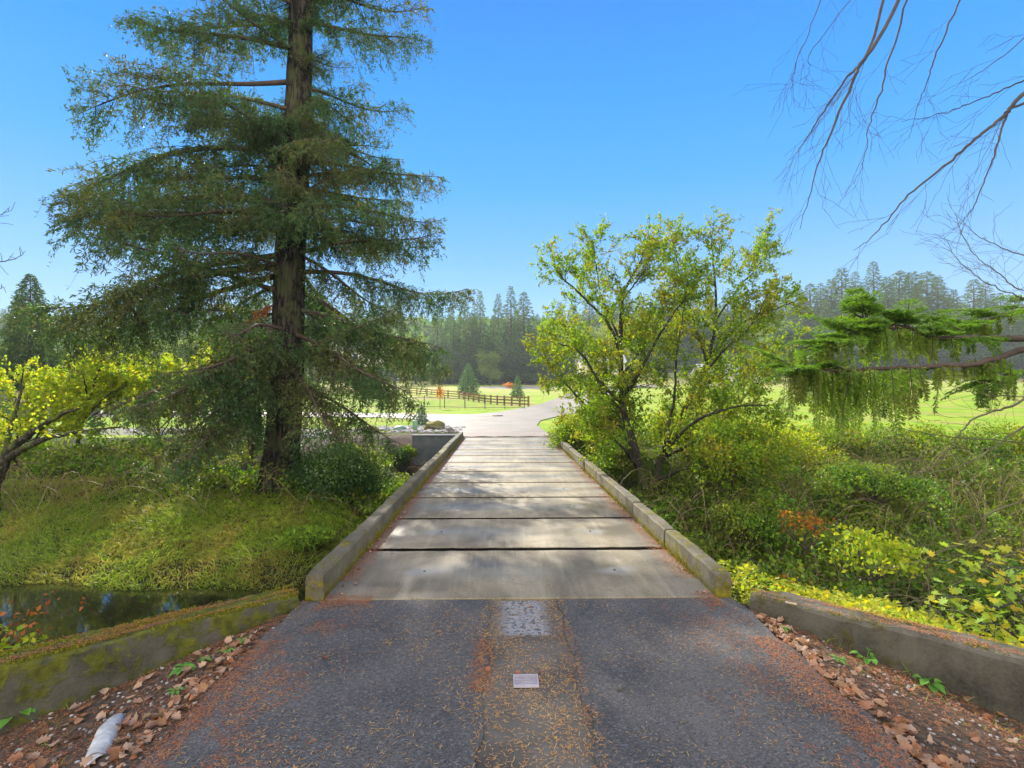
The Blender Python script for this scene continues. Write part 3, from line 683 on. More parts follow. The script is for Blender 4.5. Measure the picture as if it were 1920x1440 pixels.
# ------------------------------------------------------------------ generic branching tree
def leaf_shoot(mb, pts, ls, lw, per, m, jit=.03, droop=-.2, mid=.5):
    u = rng.uniform(.05, 1, per); idx = u*(len(pts)-1); i0 = np.minimum(idx.astype(int), len(pts)-2); f = (idx-i0)[:, None]
    P = pts[i0]*(1-f)+pts[i0+1]*f; T = nrmz(pts[i0+1]-pts[i0])
    D = nrmz(T*.5+rng.normal(size=(per, 3))*.8+np.array((0, 0, droop)))
    N_ = rng.normal(size=(per, 3))*.7+np.array((0, 0, 1.))
    mb.leaves(P+rng.normal(size=P.shape)*jit, D, ls*rng.uniform(.6, 1.3, per), lw*rng.uniform(.7, 1.2, per), m, N_, .18, mid)
def shoots(wb, lb, pts, r0, spacing, l0, depth, ls, lw, per, up=.35, start=.25, lm=0, wm=0, gnarl=.2, bare=0.0, fwd=.6, rt=.0025):
    n = len(pts); seg = np.linalg.norm(np.diff(pts, axis=0), axis=1); tot = seg.sum(); k = max(1, int(tot*(1-start)/spacing))
    for i in range(k):
        u = start+(1-start)*(i+random.random())/k; ix = u*(n-1); i0 = min(int(ix), n-2); f = ix-i0
        p = pts[i0]*(1-f)+pts[i0+1]*f; T = nrmz(pts[i0+1]-pts[i0]); rd = rng.normal(size=3); rd = nrmz(rd-T*rd.dot(T))
        d = nrmz(T*fwd+rd*(.85 if fwd < .7 else .6)+np.array((0, 0, up))); L = l0*(1.15-.6*u)*random.uniform(.6, 1.25)
        m_ = 6; q = np.linspace(0, 1, m_)[:, None]; bend = rng.normal(size=3)*gnarl+np.array((0, 0, up*.4))
        sp = p+d*q*L+bend*(q**2)*L*.6+rng.normal(size=(m_, 3))*L*.025*q
        wb.tube(sp, np.linspace(max(rt*1.4, r0*.45*(1.1-u)), rt, m_), 4, wm, False)
        if lb is not None and random.random() >= bare: leaf_shoot(lb, sp, ls, lw, per, lm)
        if depth > 0: shoots(wb, lb, sp, r0*.45, spacing*.55, l0*.5, depth-1, ls, lw, per, up, .2, lm, wm, gnarl, bare, fwd, rt)

def stem_tree(name, label, cat, base, stems, bark, leaf, spacing=.32, l0=1.1, ls=.085, lw=.055, per=12, up=.35, depth=1, group=None, bare=0, gnarl=.2, start=.25, leafname='crown'):
    th = thing(name, label, cat, base, group); wb = MB(); lb = MB()
    for (pts, r0, r1) in stems:
        P = crom(pts, max(10, len(pts)*6)); P[1:-1] += rng.normal(size=(len(P)-2, 3))*.012
        wb.tube(P, np.linspace(r0, r1, len(P)), 9 if r0 > .04 else 5, 0)
        shoots(wb, lb, P, (r0+r1)/2*.6+.006, spacing, l0, depth, ls, lw, per, up, start, 0, 0, gnarl, bare)
    wb.build('trunk', bark, th); 
    if lb.n: lb.build(leafname, leaf, th)
    return th
# tree on the right of the bridge
Yt = 14.0; B0 = W(1218, 938, Yt)
def WP(L, Y_=Yt): return [W(p[0], p[1], Y_+(p[2] if len(p) > 2 else 0)) for p in L]
rst = [([B0-(0, 0, .4)]+WP([(1212, 930), (1190, 842), (1172, 780), (1166, 720, .1), (1164, 659, .3), (1168, 555, .5), (1196, 500, .6), (1215, 450, .7)]), .15, .012),
       (WP([(1168, 757), (1151, 774-30, -.3), (1117, 705, -.7), (1086, 659, -1.1), (1032, 640, -1.4)]), .06, .010),
       (WP([(1166, 690), (1150, 625, -.2), (1109, 572, -.5), (1064, 530, -.8), (1040, 505, -1)]), .05, .008),
       (WP([(1168, 745), (1195, 705, -.4), (1230, 640, -.8), (1262, 590, -1.1), (1295, 545, -1.3)]), .06, .008),
       (WP([(1165, 640, .3), (1130, 560, .8), (1118, 500, 1.1), (1112, 455, 1.2)]), .035, .006),
       (WP([(1168, 560, .5), (1200, 520, .2), (1236, 455, -.1)]), .03, .006),
       ([B0-(0, 0, .4)]+WP([(1228, 925, .1), (1240, 862, .2), (1275, 792, .5), (1300, 730, .7), (1328, 673, .8), (1342, 589, .9), (1338, 490, 1), (1333, 440, 1)]), .13, .010),
       (WP([(1328, 673, .8), (1370, 625, .5), (1412, 594, .3), (1460, 578, .1), (1500, 560, 0)]), .05, .007),
       (WP([(1325, 680, .8), (1300, 600, 1.2), (1272, 500, 1.5), (1262, 460, 1.6)]), .045, .006),
       (WP([(1342, 600, .9), (1385, 540, 1.4), (1420, 500, 1.8), (1440, 455, 2.)]), .035, .006),
       (WP([(1240, 862, .2), (1290, 800, -.5), (1340, 774, -1.0), (1400, 760, -1.3), (1450, 760, -1.6)]), .06, .010),
       (WP([(1232, 900, 0), (1300, 875, -.8), (1375, 890, -1.6), (1440, 915, -2.1)]), .05, .008),
       (WP([(1190, 842, 0), (1150, 790, .6), (1110, 760, 1.2), (1080, 740, 1.5)]), .05, .008),
       (WP([(1200, 880, 0), (1160, 830, -1), (1120, 800, -1.8), (1085, 790, -2.3)]), .045, .008),
       (WP([(1170, 700, .1), (1210, 640, 1.2), (1230, 580, 2.)]), .04, .007), (WP([(1300, 730, .7), (1370, 700, 1.6), (1430, 690, 2.4)]), .05, .008),
       (WP([(1172, 780, 0), (1110, 700, 1.6), (1060, 600, 2.2)]), .05, .007),
       (WP([(1240, 862, .2), (1262, 760, -.4), (1268, 680, -.7), (1280, 590, -.9), (1290, 520, -1)]), .045, .006), (WP([(1300, 730, .7), (1355, 660, -.2), (1400, 620, -.7), (1440, 560, -1)]), .04, .006),
       (WP([(1190, 842, 0), (1130, 790, .2), (1070, 730, .4), (1035, 690, .5), (1010, 640, .6)]), .045, .006), (WP([(1240, 862, .2), (1330, 810, .6), (1420, 720, 1), (1480, 650, 1.3)]), .045, .006)]
stem_tree('alder_tree', 'multi-stemmed yellow green leafy tree leaning over the right kerb of the bridge', 'tree', B0, rst, M['darkbark'], M['gy'], .16, 1.12, .092, .057, 19, .22, 1, bare=.08)

# ------------------------------------------------------------------ leafy clump generator (shrubs, banks)
def clump(mb, c, r, n, ls, lw, m=0, up=.5, shell=.6):
    """n leaves filling an ellipsoid r=(x,y,z) about c, thicker towards the outside, lumpy"""
    d = nrmz(rng.normal(size=(n, 3))); rad = rng.uniform(0, 1, n)**(1-shell*.6)
    lump = 1+.22*np.sin(d[:, 0]*5+c[0]*3)*np.sin(d[:, 1]*6+c[1]*2)+.18*np.sin(d[:, 2]*7+c[0])
    P = np.asarray(c)+d*(rad*lump)[:, None]*np.asarray(r)
    mb.leaves(P, nrmz(rng.normal(size=(n, 3))+d*.7), ls*rng.uniform(.6, 1.3, n), lw*rng.uniform(.7, 1.2, n), m, rng.normal(size=(n, 3))*.7+np.array((0, 0, up))+d*.4, .2)
def shrub(name, label, cat, x, y, h, w, n, leaf, ls=.08, lw=.055, stems=7, bark=None, group=None, lumps=6, z=None, up=.5):
    z0 = H1(x, y) if z is None else z; th = thing(name, label, cat, (x, y, z0), group); wb = MB(); lb = MB()
    for _ in range(lumps):
        a = random.uniform(0, 6.28); q = random.uniform(.1, .75); hh = random.uniform(.35, .85)*h
        c = np.array((x+math.cos(a)*q*w*.5, y+math.sin(a)*q*w*.5, z0+hh))
        cr = np.array((w*.30, w*.30, h*.26))*random.uniform(.75, 1.25)
        clump(lb, c, cr, n//lumps, ls, lw, 0, up)
        P = crom([np.array((x, y, z0-.1)), (np.array((x, y, z0))+c)/2+rng.normal(size=3)*.08*w, c], 8); wb.tube(P, np.linspace(.012*h+.008, .005, 8), 5, 0)
        shoots(wb, None, P, .02, .35*h/2, .4*h, 0, 0, 0, 0)
    wb.build('stems', bark or M['twig'], th); lb.build('leaves', leaf, th); return th

def scatter(mb, n, xr, yr, fn, hgt, ls, lw, m=0, up=1.0, dirbias=(0, 0, .3), zmin=None):
    x = rng.uniform(*xr, n); y = rng.uniform(*yr, n); k = rng.uniform(0, 1, n) < fn(x, y); x, y = x[k], y[k]; z = Hf(x, y); 
    h = hgt(x, y); P = np.stack([x, y, z+h*rng.uniform(0, 1, len(x))**.7], -1)
    N = len(P); mb.leaves(P, rng.normal(size=(N, 3))+np.array(dirbias), ls*rng.uniform(.6, 1.35, N), lw*rng.uniform(.7, 1.25, N), m, rng.normal(size=(N, 3))*.6+np.array((0, 0, up)), .2)
def lumpy(x, y, a=1.0, f=1.3): return a*(.5+.28*np.sin(x*f+1)*np.sin(y*f*1.2+2)+.22*np.sin(x*f*2.3+y*f*1.1)+.12*np.sin(x*f*4.7-y*f*3.9))
def blades(mb, n, xr, yr, fn, L, w, m=0, lean=(0, -.3), seg=2, spread=.45):
    x = rng.uniform(*xr, n); y = rng.uniform(*yr, n); k = rng.uniform(0, 1, n) < fn(x, y); x, y = x[k], y[k]; z = Hf(x, y); N = len(x)
    l = L*rng.uniform(.5, 1.3, N)[:, None]; d = np.stack([rng.normal(size=N)*spread+lean[0], rng.normal(size=N)*spread+lean[1], np.ones(N)], -1)
    lw_ = .7*np.sin(x*1.3)*np.sin(y*1.7); d[:, 0] += lw_; d = nrmz(d); P0 = np.stack([x, y, z-.02], -1)
    out = nrmz(d*np.array((1, 1, 0))+1e-4); P1 = P0+d*l*.55; P2 = P1+nrmz(d+out*.7-np.array((0, 0, .35)))*l*.45
    sx = nrmz(np.cross(d, rng.normal(size=(N, 3))))*w*rng.uniform(.7, 1.4, N)[:, None]/2
    mb.quads(np.stack([P0-sx, P0+sx, P1+sx*.8, P1-sx*.8], 1), m); mb.quads(np.stack([P1-sx*.8, P1+sx*.8, P2+sx*.12, P2-sx*.12], 1), m)

def nz(x, y, f=3.0): return .5+.2*np.sin(x*f*1.3+y*f*.7+1)+.2*np.sin(y*f*1.9-x*f+2)+.16*np.sin(x*f*3.1+y*f*2.3)+.12*np.sin(x*f*7.1-y*f*5.3+.5)
# --- left far bank grass
mb = MB()
blades(mb, 66000, (-16, -1.9), (10.7, 15.5), lambda x, y: (y+.35*wob(x, y) > 10.9)*(1-.6*ss(14, 15.5, y))*np.where(nz(x, y, 2.3) > .45, 1, .5), .19, .018, 0, (.15, -.25), spread=.55)
blades(mb, 16000, (-26, -9), (13, 21), lambda x, y: np.ones_like(x), .3, .014, 0, (0, -.2))
props(mb.build('bank_grass', M['grass']), 'long yellow green grass drooping towards the creek below the fir', 'grass', kind='stuff')
mb = MB()
blades(mb, 90000, (-34, 12), (23, 60), lambda x, y: np.clip(1.6-y/40, .1, 1)*((x < -3.6-(y-24)*.25)*((y < 38))+((y > 50)*(x < 1))+((x > 2.6+(y-24)*.12)*(y < 34))), .10, .016, 0, (0, 0))
props(mb.build('lawn_grass', M['lawnb']), 'bright short lawn grass beyond the far bank and beside the drive', 'grass', kind='stuff')
# --- left brambles
mb = MB()
def brl(x, y):
    fircl = np.hypot((x+8.4)/2.6, (y-17.0)/1.9)
    return np.where(fircl < 1, .12, 1.)*ss(13.7, 14.8, y+.3*wob(x, y)+.22*(x+6))*(1-ss(np.where(x > -8, 16.5, 18.5), np.where(x > -8, 19, 21.5), y))*(lumpy(x, y, 1, .8) > .12)
scatter(mb, 95000, (-22, -1.9), (12.4, 21.3), brl, lambda x, y: .12+.75*lumpy(x, y)*(1-.6*ss(-12, -20, -x)), .11, .075)
def canes(mb, n, xr, yr, h0, m=1):
    for _ in range(n):
        x = random.uniform(*xr); y = random.uniform(*yr); z = H1(x, y); a = random.uniform(0, 6.28); l = random.uniform(.7, 2.2); h = h0*random.uniform(.5, 1.2); dx, dy = math.cos(a)*l, math.sin(a)*l*.6
        P = crom([(x, y, z), (x+dx*.35, y+dy*.35, z+h), (x+dx*.8, y+dy*.8, z+h*1.02), (x+dx*1.2, y+dy*1.2, z+h*.45)], 9); mb.tube(P, np.linspace(.008, .0035, 9), 3, m, False)
canes(mb, 240, (-18, -2.5), (13, 19), .8)
props(mb.build('brambles', [M['bram'], M['dry']]), 'tangled green brambles covering the bank behind the creek on the left', 'brambles', kind='stuff')
# ivy and salal at the foot of the fir
shrub('ivy_bush', 'dark glossy evergreen bush wrapping the right side of the fir trunk base', 'bush', -4.9, 14.6, 1.6, 2.7, 26000, M['ivy'], .085, .045, lumps=14, z=-1.35)
shrub('ivy_bush', 'dark bush with purplish gaps against the far retaining wall', 'bush', -4.25, 20.2, .85, 1.2, 7000, M['ivy'], .08, .05, lumps=9, z=-1.25)
shrub('ivy_bush', 'small leafy bush right at the foot of the far retaining wall', 'bush', -3.85, 20.8, .75, .8, 3200, M['bram'], .08, .05, lumps=5, z=-1.0)
shrub('fern_bush', 'feathery olive green bush growing behind the fir trunk on the right', 'bush', -4.75, 16.2, 1.3, 1.8, 7000, M['gy'], .10, .03, lumps=10, z=-1.0)
shrub('salal_bush', 'bright green low bush in front of the fir trunk left side', 'bush', -7.9, 14.6, .6, 1.6, 3500, M['bram'], .09, .05, lumps=6)
shrub('fern_bush', 'pale green ferny tuft at the waterside below the fir', 'bush', -4.6, 12.2, .45, 1.3, 2600, M['bram'], .14, .03, lumps=6)
shrub('ivy_stump', 'ivy covered stump left of the fir trunk', 'stump', -9.0, 18.6, 1.9, .75, 6500, M['ivy'], .09, .06, lumps=8)
# --- right bank growth
mb = MB()
scatter(mb, 120000, (2.3, 17), (7.0, 22), lambda x, y: (x > 2.4)*(lumpy(x, y, 1, .9) > .18)*(1-.7*ss(8, 12, x)*ss(14, 17, y)), lambda x, y: .2+.95*lumpy(x, y, 1, 1.0)+.9*np.exp(-((y-8.5)/2.3)**2), .11, .07)
canes(mb, 620, (2.8, 14), (7, 19), 1.25)
props(mb.build('brambles', [M['bram'], M['dry']]), 'deep green and yellow brambles filling the creek hollow on the right', 'brambles', kind='stuff')
mb = MB()
blades(mb, 34000, (2.4, 15), (6.5, 17), lambda x, y: np.where(lumpy(x, y, 1, .7) > .42, 1, .3), .95, .015, 0, (0, -.1), spread=.4)
props(mb.build('bank_grass', M['grass']), 'tall rank grass among the brambles on the right of the bridge', 'grass', kind='stuff')
mb = MB()
blades(mb, 5000, (6, 24), (13, 22), lambda x, y: (x > 5)*(lumpy(x, y, 1, .5) > .25), 1.0, .012, 0, (0, 0), spread=.3)
props(mb.build('dry_stems', M['dry']), 'brown dry stalks standing between the brambles and the right field', 'dry stalks', kind='stuff')
# bright low leaves behind the right wing wall
mb = MB()
def rzone(x, y): s_ = (x-2.2)*.66+(y-4.55)*.75; return (s_ > .34)*(s_ < 2.6)*(x > 3.0)
def zh(n, m, ls, lw, top, fn=rzone, xr=(2.7, 9), yr=(1.5, 7.6)):
    x = rng.uniform(*xr, n); y = rng.uniform(*yr, n); k = fn(x, y); x, y = x[k], y[k]; n = len(x); s_ = (x-2.2)*.66+(y-4.55)*.75
    base = top-.27*(s_-.3)+.22*lumpy(x, y, 1, 2.2)-.1; z = base-rng.uniform(0, 1, n)**1.5*.45
    mb.leaves(np.stack([x, y, z], -1), rng.normal(size=(n, 3))*np.array((1, 1, .5)), ls*rng.uniform(.5, 1.4, n), lw*rng.uniform(.6, 1.3, n), m, rng.normal(size=(n, 3))*.45+np.array((0, -.2, 1.)), .15)
zh(34000, 0, .07, .05, .03)
props(mb.build('ground_cover', M['bright']), 'bright yellow green ground cover crowding behind the right wing wall', 'ground cover', kind='stuff')

def sbush(label, px, py, Y_, h, w, n, leaf, ls=.09, lw=.06, name='autumn_bush', **k):
    p = W(px, py, Y_); return shrub(name, label, 'bush', p[0], p[1], h, w, n, leaf, ls, lw, z=p[2]-h*.55, **k)
sbush('small bush with orange and red leaves in the right brambles', 1512, 985, 8.6, .6, .95, 260, M['orange'], .06, .035)
sbush('orange leaved sprig low beside the end of the right wing wall', 1490, 1100, 6.4, .3, .7, 140, M['orange'], .04, .025)
sbush('bright yellow bush in the middle of the right brambles', 1640, 1030, 7.2, .6, 1.5, 800, M['bright'], .075, .055)
sbush('yellow green bush right beside the bridge tree trunk', 1400, 960, 11.5, 1.3, 1.9, 4500, M['bram'], .08, .05)
sbush('pale green leafy bush under the low limbs of the bridge tree', 1370, 860, 13.0, 1.9, 2.6, 8000, M['gy'], .09, .06)
sbush('spreading green bush behind the orange leaved one in the hollow', 1640, 905, 12.5, .8, 2.8, 4200, M['bram'], .09, .06, lumps=14)
sbush('loose leafy bush filling the gap under the forked trunks of the bridge tree', 1300, 850, 15.5, 2.4, 3.0, 11000, M['gy'], .10, .065)
sbush('leafy bush on the near side of the bridge tree trunk', 1120, 800, 16.5, 2.3, 2.2, 9000, M['gy'], .095, .06)
sbush('leafy bush hugging the far right kerb of the bridge', 1085, 835, 18.0, 1.9, 1.9, 9500, M['gy'], .085, .055)
sbush('bush of small glossy leaves between the right kerb and the tree trunks', 1150, 880, 14.6, 1.9, 1.5, 8500, M['bram'], .075, .05)
sbush('tall yellow bush at the field edge behind the bridge tree', 1330, 800, 20, 2.8, 3.6, 9000, M['gy'], .12, .08)
sbush('lime green bush at the field edge below the hanging moss', 1480, 850, 16, 2.2, 3.0, 8500, M['yg'], .09, .06)
for px_, py_, lf_, lab_ in ((1560, 838, 'gy', 'olive brush at the field edge just right of the bridge tree shrubs'), (1640, 850, 'bram', 'dark green brush at the field edge under the hanging sprays'), (1730, 842, 'gy', 'yellowish brush at the field edge right of the hanging sprays'), (1815, 852, 'bram', 'green brush at the field edge behind the arching bare limbs'), (1900, 840, 'gy', 'yellow green brush at the field edge touching the right picture edge')):
    sbush(lab_, px_, py_, 16.5, 1.7, 2.6, 4200, M[lf_], .10, .065, lumps=9, name='field_edge_bush')
sbush('orange tinted bush seen through the bridge tree near the field', 1350, 880, 18, 1.1, 2.2, 1800, M['orange'], .10, .07)

# ------------------------------------------------------------------ trees left
def rstems(base, h, n, spread, r0, lean=(0, 0)):
    base = np.asarray(base, float); out = []
    top = base+np.array((lean[0], lean[1], h)); tr_ = crom([base-(0, 0, .3), base+np.array((lean[0]*.3, lean[1]*.3, h*.35))+rng.normal(size=3)*.08*h*.3, base+np.array((lean[0]*.7, lean[1]*.7, h*.7)), top], 14)
    out.append((tr_, r0, .01))
    for i in range(n):
        f = random.uniform(.15, .8); p = tr_[int(f*13)]; a = i*2.4+random.uniform(-.4, .4); l = spread*(1.15-.7*f)
        q = p+np.array((math.cos(a)*l, math.sin(a)*l, l*random.uniform(.25, .7)))
        out.append(([p, (p+q)/2+np.array((0, 0, .12*l)), q], r0*.4, .008))
    return out
def ltree(label, px, py, Y_, h, n, spread, r0, leaf, ls, lw, per, name='maple_tree', bark=None, spacing=.24, l0=1.0, lean=(0, 0), **k):
    b = W(px, py, Y_); b[2] = H1(b[0], b[1])
    return stem_tree(name, label, 'tree', b, rstems(b, h, n, spread, r0, lean), bark or M['darkbark'], leaf, spacing, l0, ls, lw, per, **k)
ltree('slender yellow green maple left of the fir, in front of the grey garage', 140, 800, 19, 4.3, 12, 2.3, .08, M['yg'], .125, .09, 22, lean=(1.1, 0))
ltree('bushy yellow maple close to the hanging left fir branch', 300, 815, 21, 3.6, 12, 2.5, .07, M['yg'], .13, .095, 24, lean=(-.3, 0))
ltree('small yellow green maple at the left edge of the picture', 30, 830, 17, 2.3, 9, 1.8, .05, M['yg'], .11, .08, 20)
ltree('yellow maple far behind the fir on the left lawn', 420, 800, 30, 4.6, 12, 3.2, .09, M['yg'], .2, .14, 20, spacing=.5, l0=1.4)
# leaning mossy tree at the left edge
Bl = W(-18, 925, 13.5)
mst = [([Bl-(0, 0, .5), Bl]+WP([(5, 870), (18, 845), (60, 812, -.4), (110, 780, -.8), (150, 765, -1)], 13.5), .20, .02),
       (WP([(12, 860), (50, 838, -.3), (100, 818, -.6), (160, 808, -1), (230, 800, -1.2)], 13.5), .10, .015), (WP([(8, 862), (20, 800, .3), (38, 740, .5), (45, 690, .6)], 13.5), .07, .01),
       (WP([(60, 835, -.4), (75, 800, -.2), (68, 760, 0)], 13.5), .03, .008)]
stem_tree('mossy_tree', 'leaning moss-covered tree with arching limbs at the left edge above the creek', 'tree', Bl, mst, M['mossbark'], M['yg'], .5, .9, .11, .08, 5, start=.45)

# cedar
def conifer_parts(h, w, nb, nt, tl, tw, seed, lo=.03, shape=.9, ragged=.25, drp=.25):
    r_ = np.random.default_rng(seed); P, D = [], []; wb = MB(); wb.tube(np.array([(0, 0, -.3), (0, 0, h*.5), (0, 0, h)]), [h*.016+.02, h*.010+.01, .01], 7, 0)
    for i in range(nb):
        f = lo+(1-lo)*(i/nb)**1.0; a = i*2.4+r_.uniform(-.3, .3); l = w/2*((1-f)**shape)*r_.uniform(1-ragged, 1+ragged*.5)+.02*w
        if f < .15: l *= .75+f*1.6
        z0 = f*h; d = np.array((math.cos(a), math.sin(a), 0)); s_ = np.array((-d[1], d[0], 0)); nn = max(4, int(nt*(.35+l/(w/2))))
        u = r_.uniform(.12, 1, nn)**.7; v = r_.normal(size=nn)*.22*l*(1.15-u)
        zz_ = z0+.12*l*u-drp*l*u*u+r_.normal(size=nn)*.05*l
        P.append(d*(u*l)[:, None]+s_*v[:, None]+np.stack([0*u, 0*u, zz_], -1)); D.append(d*.7+s_*np.sign(v)[:, None]*.5+r_.normal(size=(nn, 3))*.35-np.array((0, 0, .25)))
        if i % 2 == 0 and l > .3: wb.tube(np.array([(0, 0, z0), d*l*.5+(0, 0, z0+.03*l), d*l*.95+(0, 0, z0+.12*l-drp*l)]), [.012*l+.01, .01*l+.005, .004], 3, 0, False)
    P = np.vstack(P); D = np.vstack(D); lb = MB(); n = len(P); tp = .4+.6*np.clip(1.25*(1-P[:, 2]/h), 0, 1); lb.leaves(P, D, tl*tp*rng.uniform(.6, 1.3, n), tw*tp*rng.uniform(.6, 1.3, n), 0, rng.normal(size=(n, 3))*.5+np.array((0, 0, 1.)), .15)
    return wb, lb
def conifer(name, label, x, y, h, w, nb, nt, tl, tw, leaf, seed, z=None, group=None, bark=None, **k):
    z0 = H1(x, y) if z is None else z; th = thing(name, label, 'tree', (0, 0, 0), group)
    wb, lb = conifer_parts(h, w, nb, nt, tl, tw, seed, **k); wb.build('trunk', bark or M['twig'], th); lb.build('crown', leaf, th)
    th.location = (x, y, z0); return th
pc = W(62, 700, 40)
conifer('cedar_tree', 'broad pointed dark green cedar standing behind the grey garage at left', pc[0]-.3, 40, 11.2, 5.6, 380, 46, .42, .20, M['cedar'], 5, z=-.2, shape=.62, ragged=.3, drp=.45)
p = W(5, 780, 22); conifer('young_conifer', 'pale green feathery young conifer at the left edge of the picture', p[0]-.4, 22, 3.4, 2.4, 150, 24, .2, .06, M['young'], 6, ragged=.3)
p = W(878, 736, 97); conifer('young_conifer', 'bright green young conifer behind the brown timber fence', p[0], 97, 5.9, 4.9, 190, 24, .4, .17, M['young'], 7, shape=.8, z=p[2]-.3)
p = W(970, 744, 76); conifer('young_conifer', 'smallest green conifer near the right end of the timber fence', p[0], 76, 3.3, 2.4, 120, 20, .28, .11, M['young'], 8, shape=.8, z=p[2]-.1)
p = W(791, 797, 29)
wb, lb = conifer_parts(1.25, .95, 70, 22, .16, .05, 9, shape=.5, drp=1.1); th = thing('weeping_spruce', 'small blue grey weeping spruce beside the green utility post', 'shrub', (0, 0, 0)); wb.build('trunk', M['twig'], th); lb.build('crown', M['blue'], th); th.location = (p[0], 29, H1(p[0], 29))

# ------------------------------------------------------------------ forest behind
protos = []
FAR = [(27, 12, 190, 26), (31, 13.5, 210, 26), (24, 12, 170, 26), (28, 10.5, 180, 22)]
def place_far(px, topy, Y_, idx, label, group, wsc=1.0, basepx=None):
    x = W(px, 700, Y_)[0]; zb = H1(x, Y_)-.4; zt = W(px, topy+random.uniform(-5, 16), Y_)[2]; h = max(5, zt-zb)
    pr = protos[idx]; s_ = h/FAR[idx][0]; r = random.uniform(0, 6.28)
    return pr, (x, Y_, zb), r, (s_*wsc, s_*wsc, s_), label, group
first = [True]*4; BYG = {}
for i, (h, w, nb, nt_) in enumerate(FAR):
    th = conifer('conifer', '', 0, 0, h, w, nb, nt_, 1.35, .52, M['farcon'], 20+i, z=0, shape=.82, ragged=.45, drp=.32, lo=.06); protos.append(th)
ORD = 'first second third fourth fifth sixth seventh eighth ninth tenth eleventh twelfth thirteenth fourteenth fifteenth sixteenth seventeenth eighteenth nineteenth twentieth'.split()+['twenty-'+w for w in 'first second third fourth fifth sixth seventh eighth ninth'.split()]
def ordinal(objs, tail):
    for i, o in enumerate(sorted(objs, key=lambda o: o.location[0]/o.location[1])): o['label'] = (ORD[i]+' from the left of '+tail)
def emit(specs):
    for pr, loc, r, sc, label, group in specs:
        i = protos.index(pr)
        if first[i]: o = pr; first[i] = False; o.location = [float(v) for v in loc]; o.rotation_euler = (0, 0, r); o.scale = sc
        else: o = copy_tree(pr, loc, r, sc)
        o['label'] = label; o['group'] = group; BYG.setdefault(label, []).append(o)
gC = 'conifers in the central tree line beyond the green field'
sp = []
LC = 'the hazy tall conifers in the central tree line'
for px, ty, Y_ in [(900, 531, 152), (958, 532, 156), (982, 545, 160), (934, 552, 165), (870, 548, 158), (845, 565, 162), (820, 560, 170), (1008, 575, 168), (885, 580, 148), (925, 590, 150), (965, 600, 149), (1000, 610, 150), (850, 600, 150), (830, 615, 152), (1030, 585, 160), (1050, 570, 170)]:
    sp.append(place_far(px, ty, Y_, random.randrange(4), LC, gC, random.uniform(.95, 1.35)))
LR = 'the conifers on the hazy right hill'
for px, ty, Y_ in [(1580, 492, 175), (1605, 505, 185), (1640, 490, 178), (1560, 515, 180), (1540, 518, 190), (1520, 530, 185), (1688, 497, 175), (1712, 499, 182), (1740, 505, 188), (1760, 518, 178), (1790, 528, 180), (1828, 517, 186), (1850, 528, 192), (1878, 535, 185), (1905, 545, 178), (1940, 535, 180), (1665, 520, 168), (1615, 530, 165), (1720, 535, 165), (1585, 545, 163), (1780, 550, 165), (1860, 560, 168), (1500, 540, 178), (1475, 550, 185), (1640, 560, 160), (1700, 565, 158), (1900, 575, 160), (1970, 550, 175), (1550, 565, 165)]:
    sp.append(place_far(px, ty, Y_, random.randrange(4), LR, 'conifers on the right hill', random.uniform(1.2, 1.9)))
LM = 'the ridge conifers seen through the bridge tree'
for px, ty, Y_ in [(1075, 560, 200), (1105, 548, 210), (1140, 552, 205), (1170, 540, 200), (1200, 548, 215), (1235, 535, 205), (1270, 545, 215), (1300, 550, 205), (1335, 555, 210), (1365, 548, 200), (1400, 550, 205), (1440, 545, 200), (1460, 540, 195)]:
    sp.append(place_far(px, ty, Y_, random.randrange(4), LM, 'conifers on the middle ridge', random.uniform(1.1, 1.7)))
LL_ = 'the pale ridge conifers behind the big fir'
for px, ty, Y_ in [(728, 548, 230), (745, 560, 235), (700, 565, 225), (670, 560, 220), (640, 570, 225), (610, 560, 220), (575, 555, 215), (505, 560, 210), (480, 540, 205), (455, 555, 210), (430, 565, 215), (780, 575, 220), (400, 570, 215), (365, 575, 215), (330, 570, 210), (300, 580, 215), (268, 575, 220), (235, 580, 215), (205, 578, 220), (170, 585, 215), (140, 580, 220)]:
    sp.append(place_far(px, ty, Y_, random.randrange(4), LL_, 'conifers on the ridge behind the fir', random.uniform(1.1, 1.7)))
LE = 'the blue hazy conifers on the ridge behind the cedar'
for px, ty, Y_ in [(28, 560, 190), (5, 575, 185), (-20, 560, 180), (110, 590, 190), (-45, 570, 185)]:
    sp.append(place_far(px, ty, Y_, random.randrange(4), LE, 'conifers at the left edge', random.uniform(.9, 1.2)))
emit(sp)
# leafy background trees: one shared crown shape in three variants
def round_tree_proto(seed, mat, h=10., w=8., n=5200, ls=.42, lw=.28):
    th = thing('leafy_tree', '', 'tree', (0, 0, 0)); wb = MB(); lb = MB()
    for i in range(16):
        a = random.uniform(0, 6.28); q = random.uniform(0, .36)*w; zc = random.uniform(.28, .85)*h; q *= math.sqrt(max(.1, 1-((zc/h-.5)/.55)**2))
        c = np.array((math.cos(a)*q, math.sin(a)*q, zc)); clump(lb, c, np.array((w*.2, w*.2, h*.13))*random.uniform(.8, 1.3), n//16, ls, lw)
        wb.tube(crom([np.array((0, 0, h*.12)), c*.5+np.array((0, 0, h*.08)), c], 6), np.linspace(.14, .03, 6), 4, 0)
    wb.tube(np.array([(0, 0, -.4), (0, 0, h*.3), (.2, 0, h*.75)]), [.28, .2, .05], 7, 0)
    wb.build('trunk', M['greytwig'], th); lb.build('crown', mat, th); return th
M['fardark'] = leafmat('dark wood edge foliage', [(.035, .075, .03), (.055, .11, .03), (.025, .05, .03), (.09, .13, .03)], .35, .6)
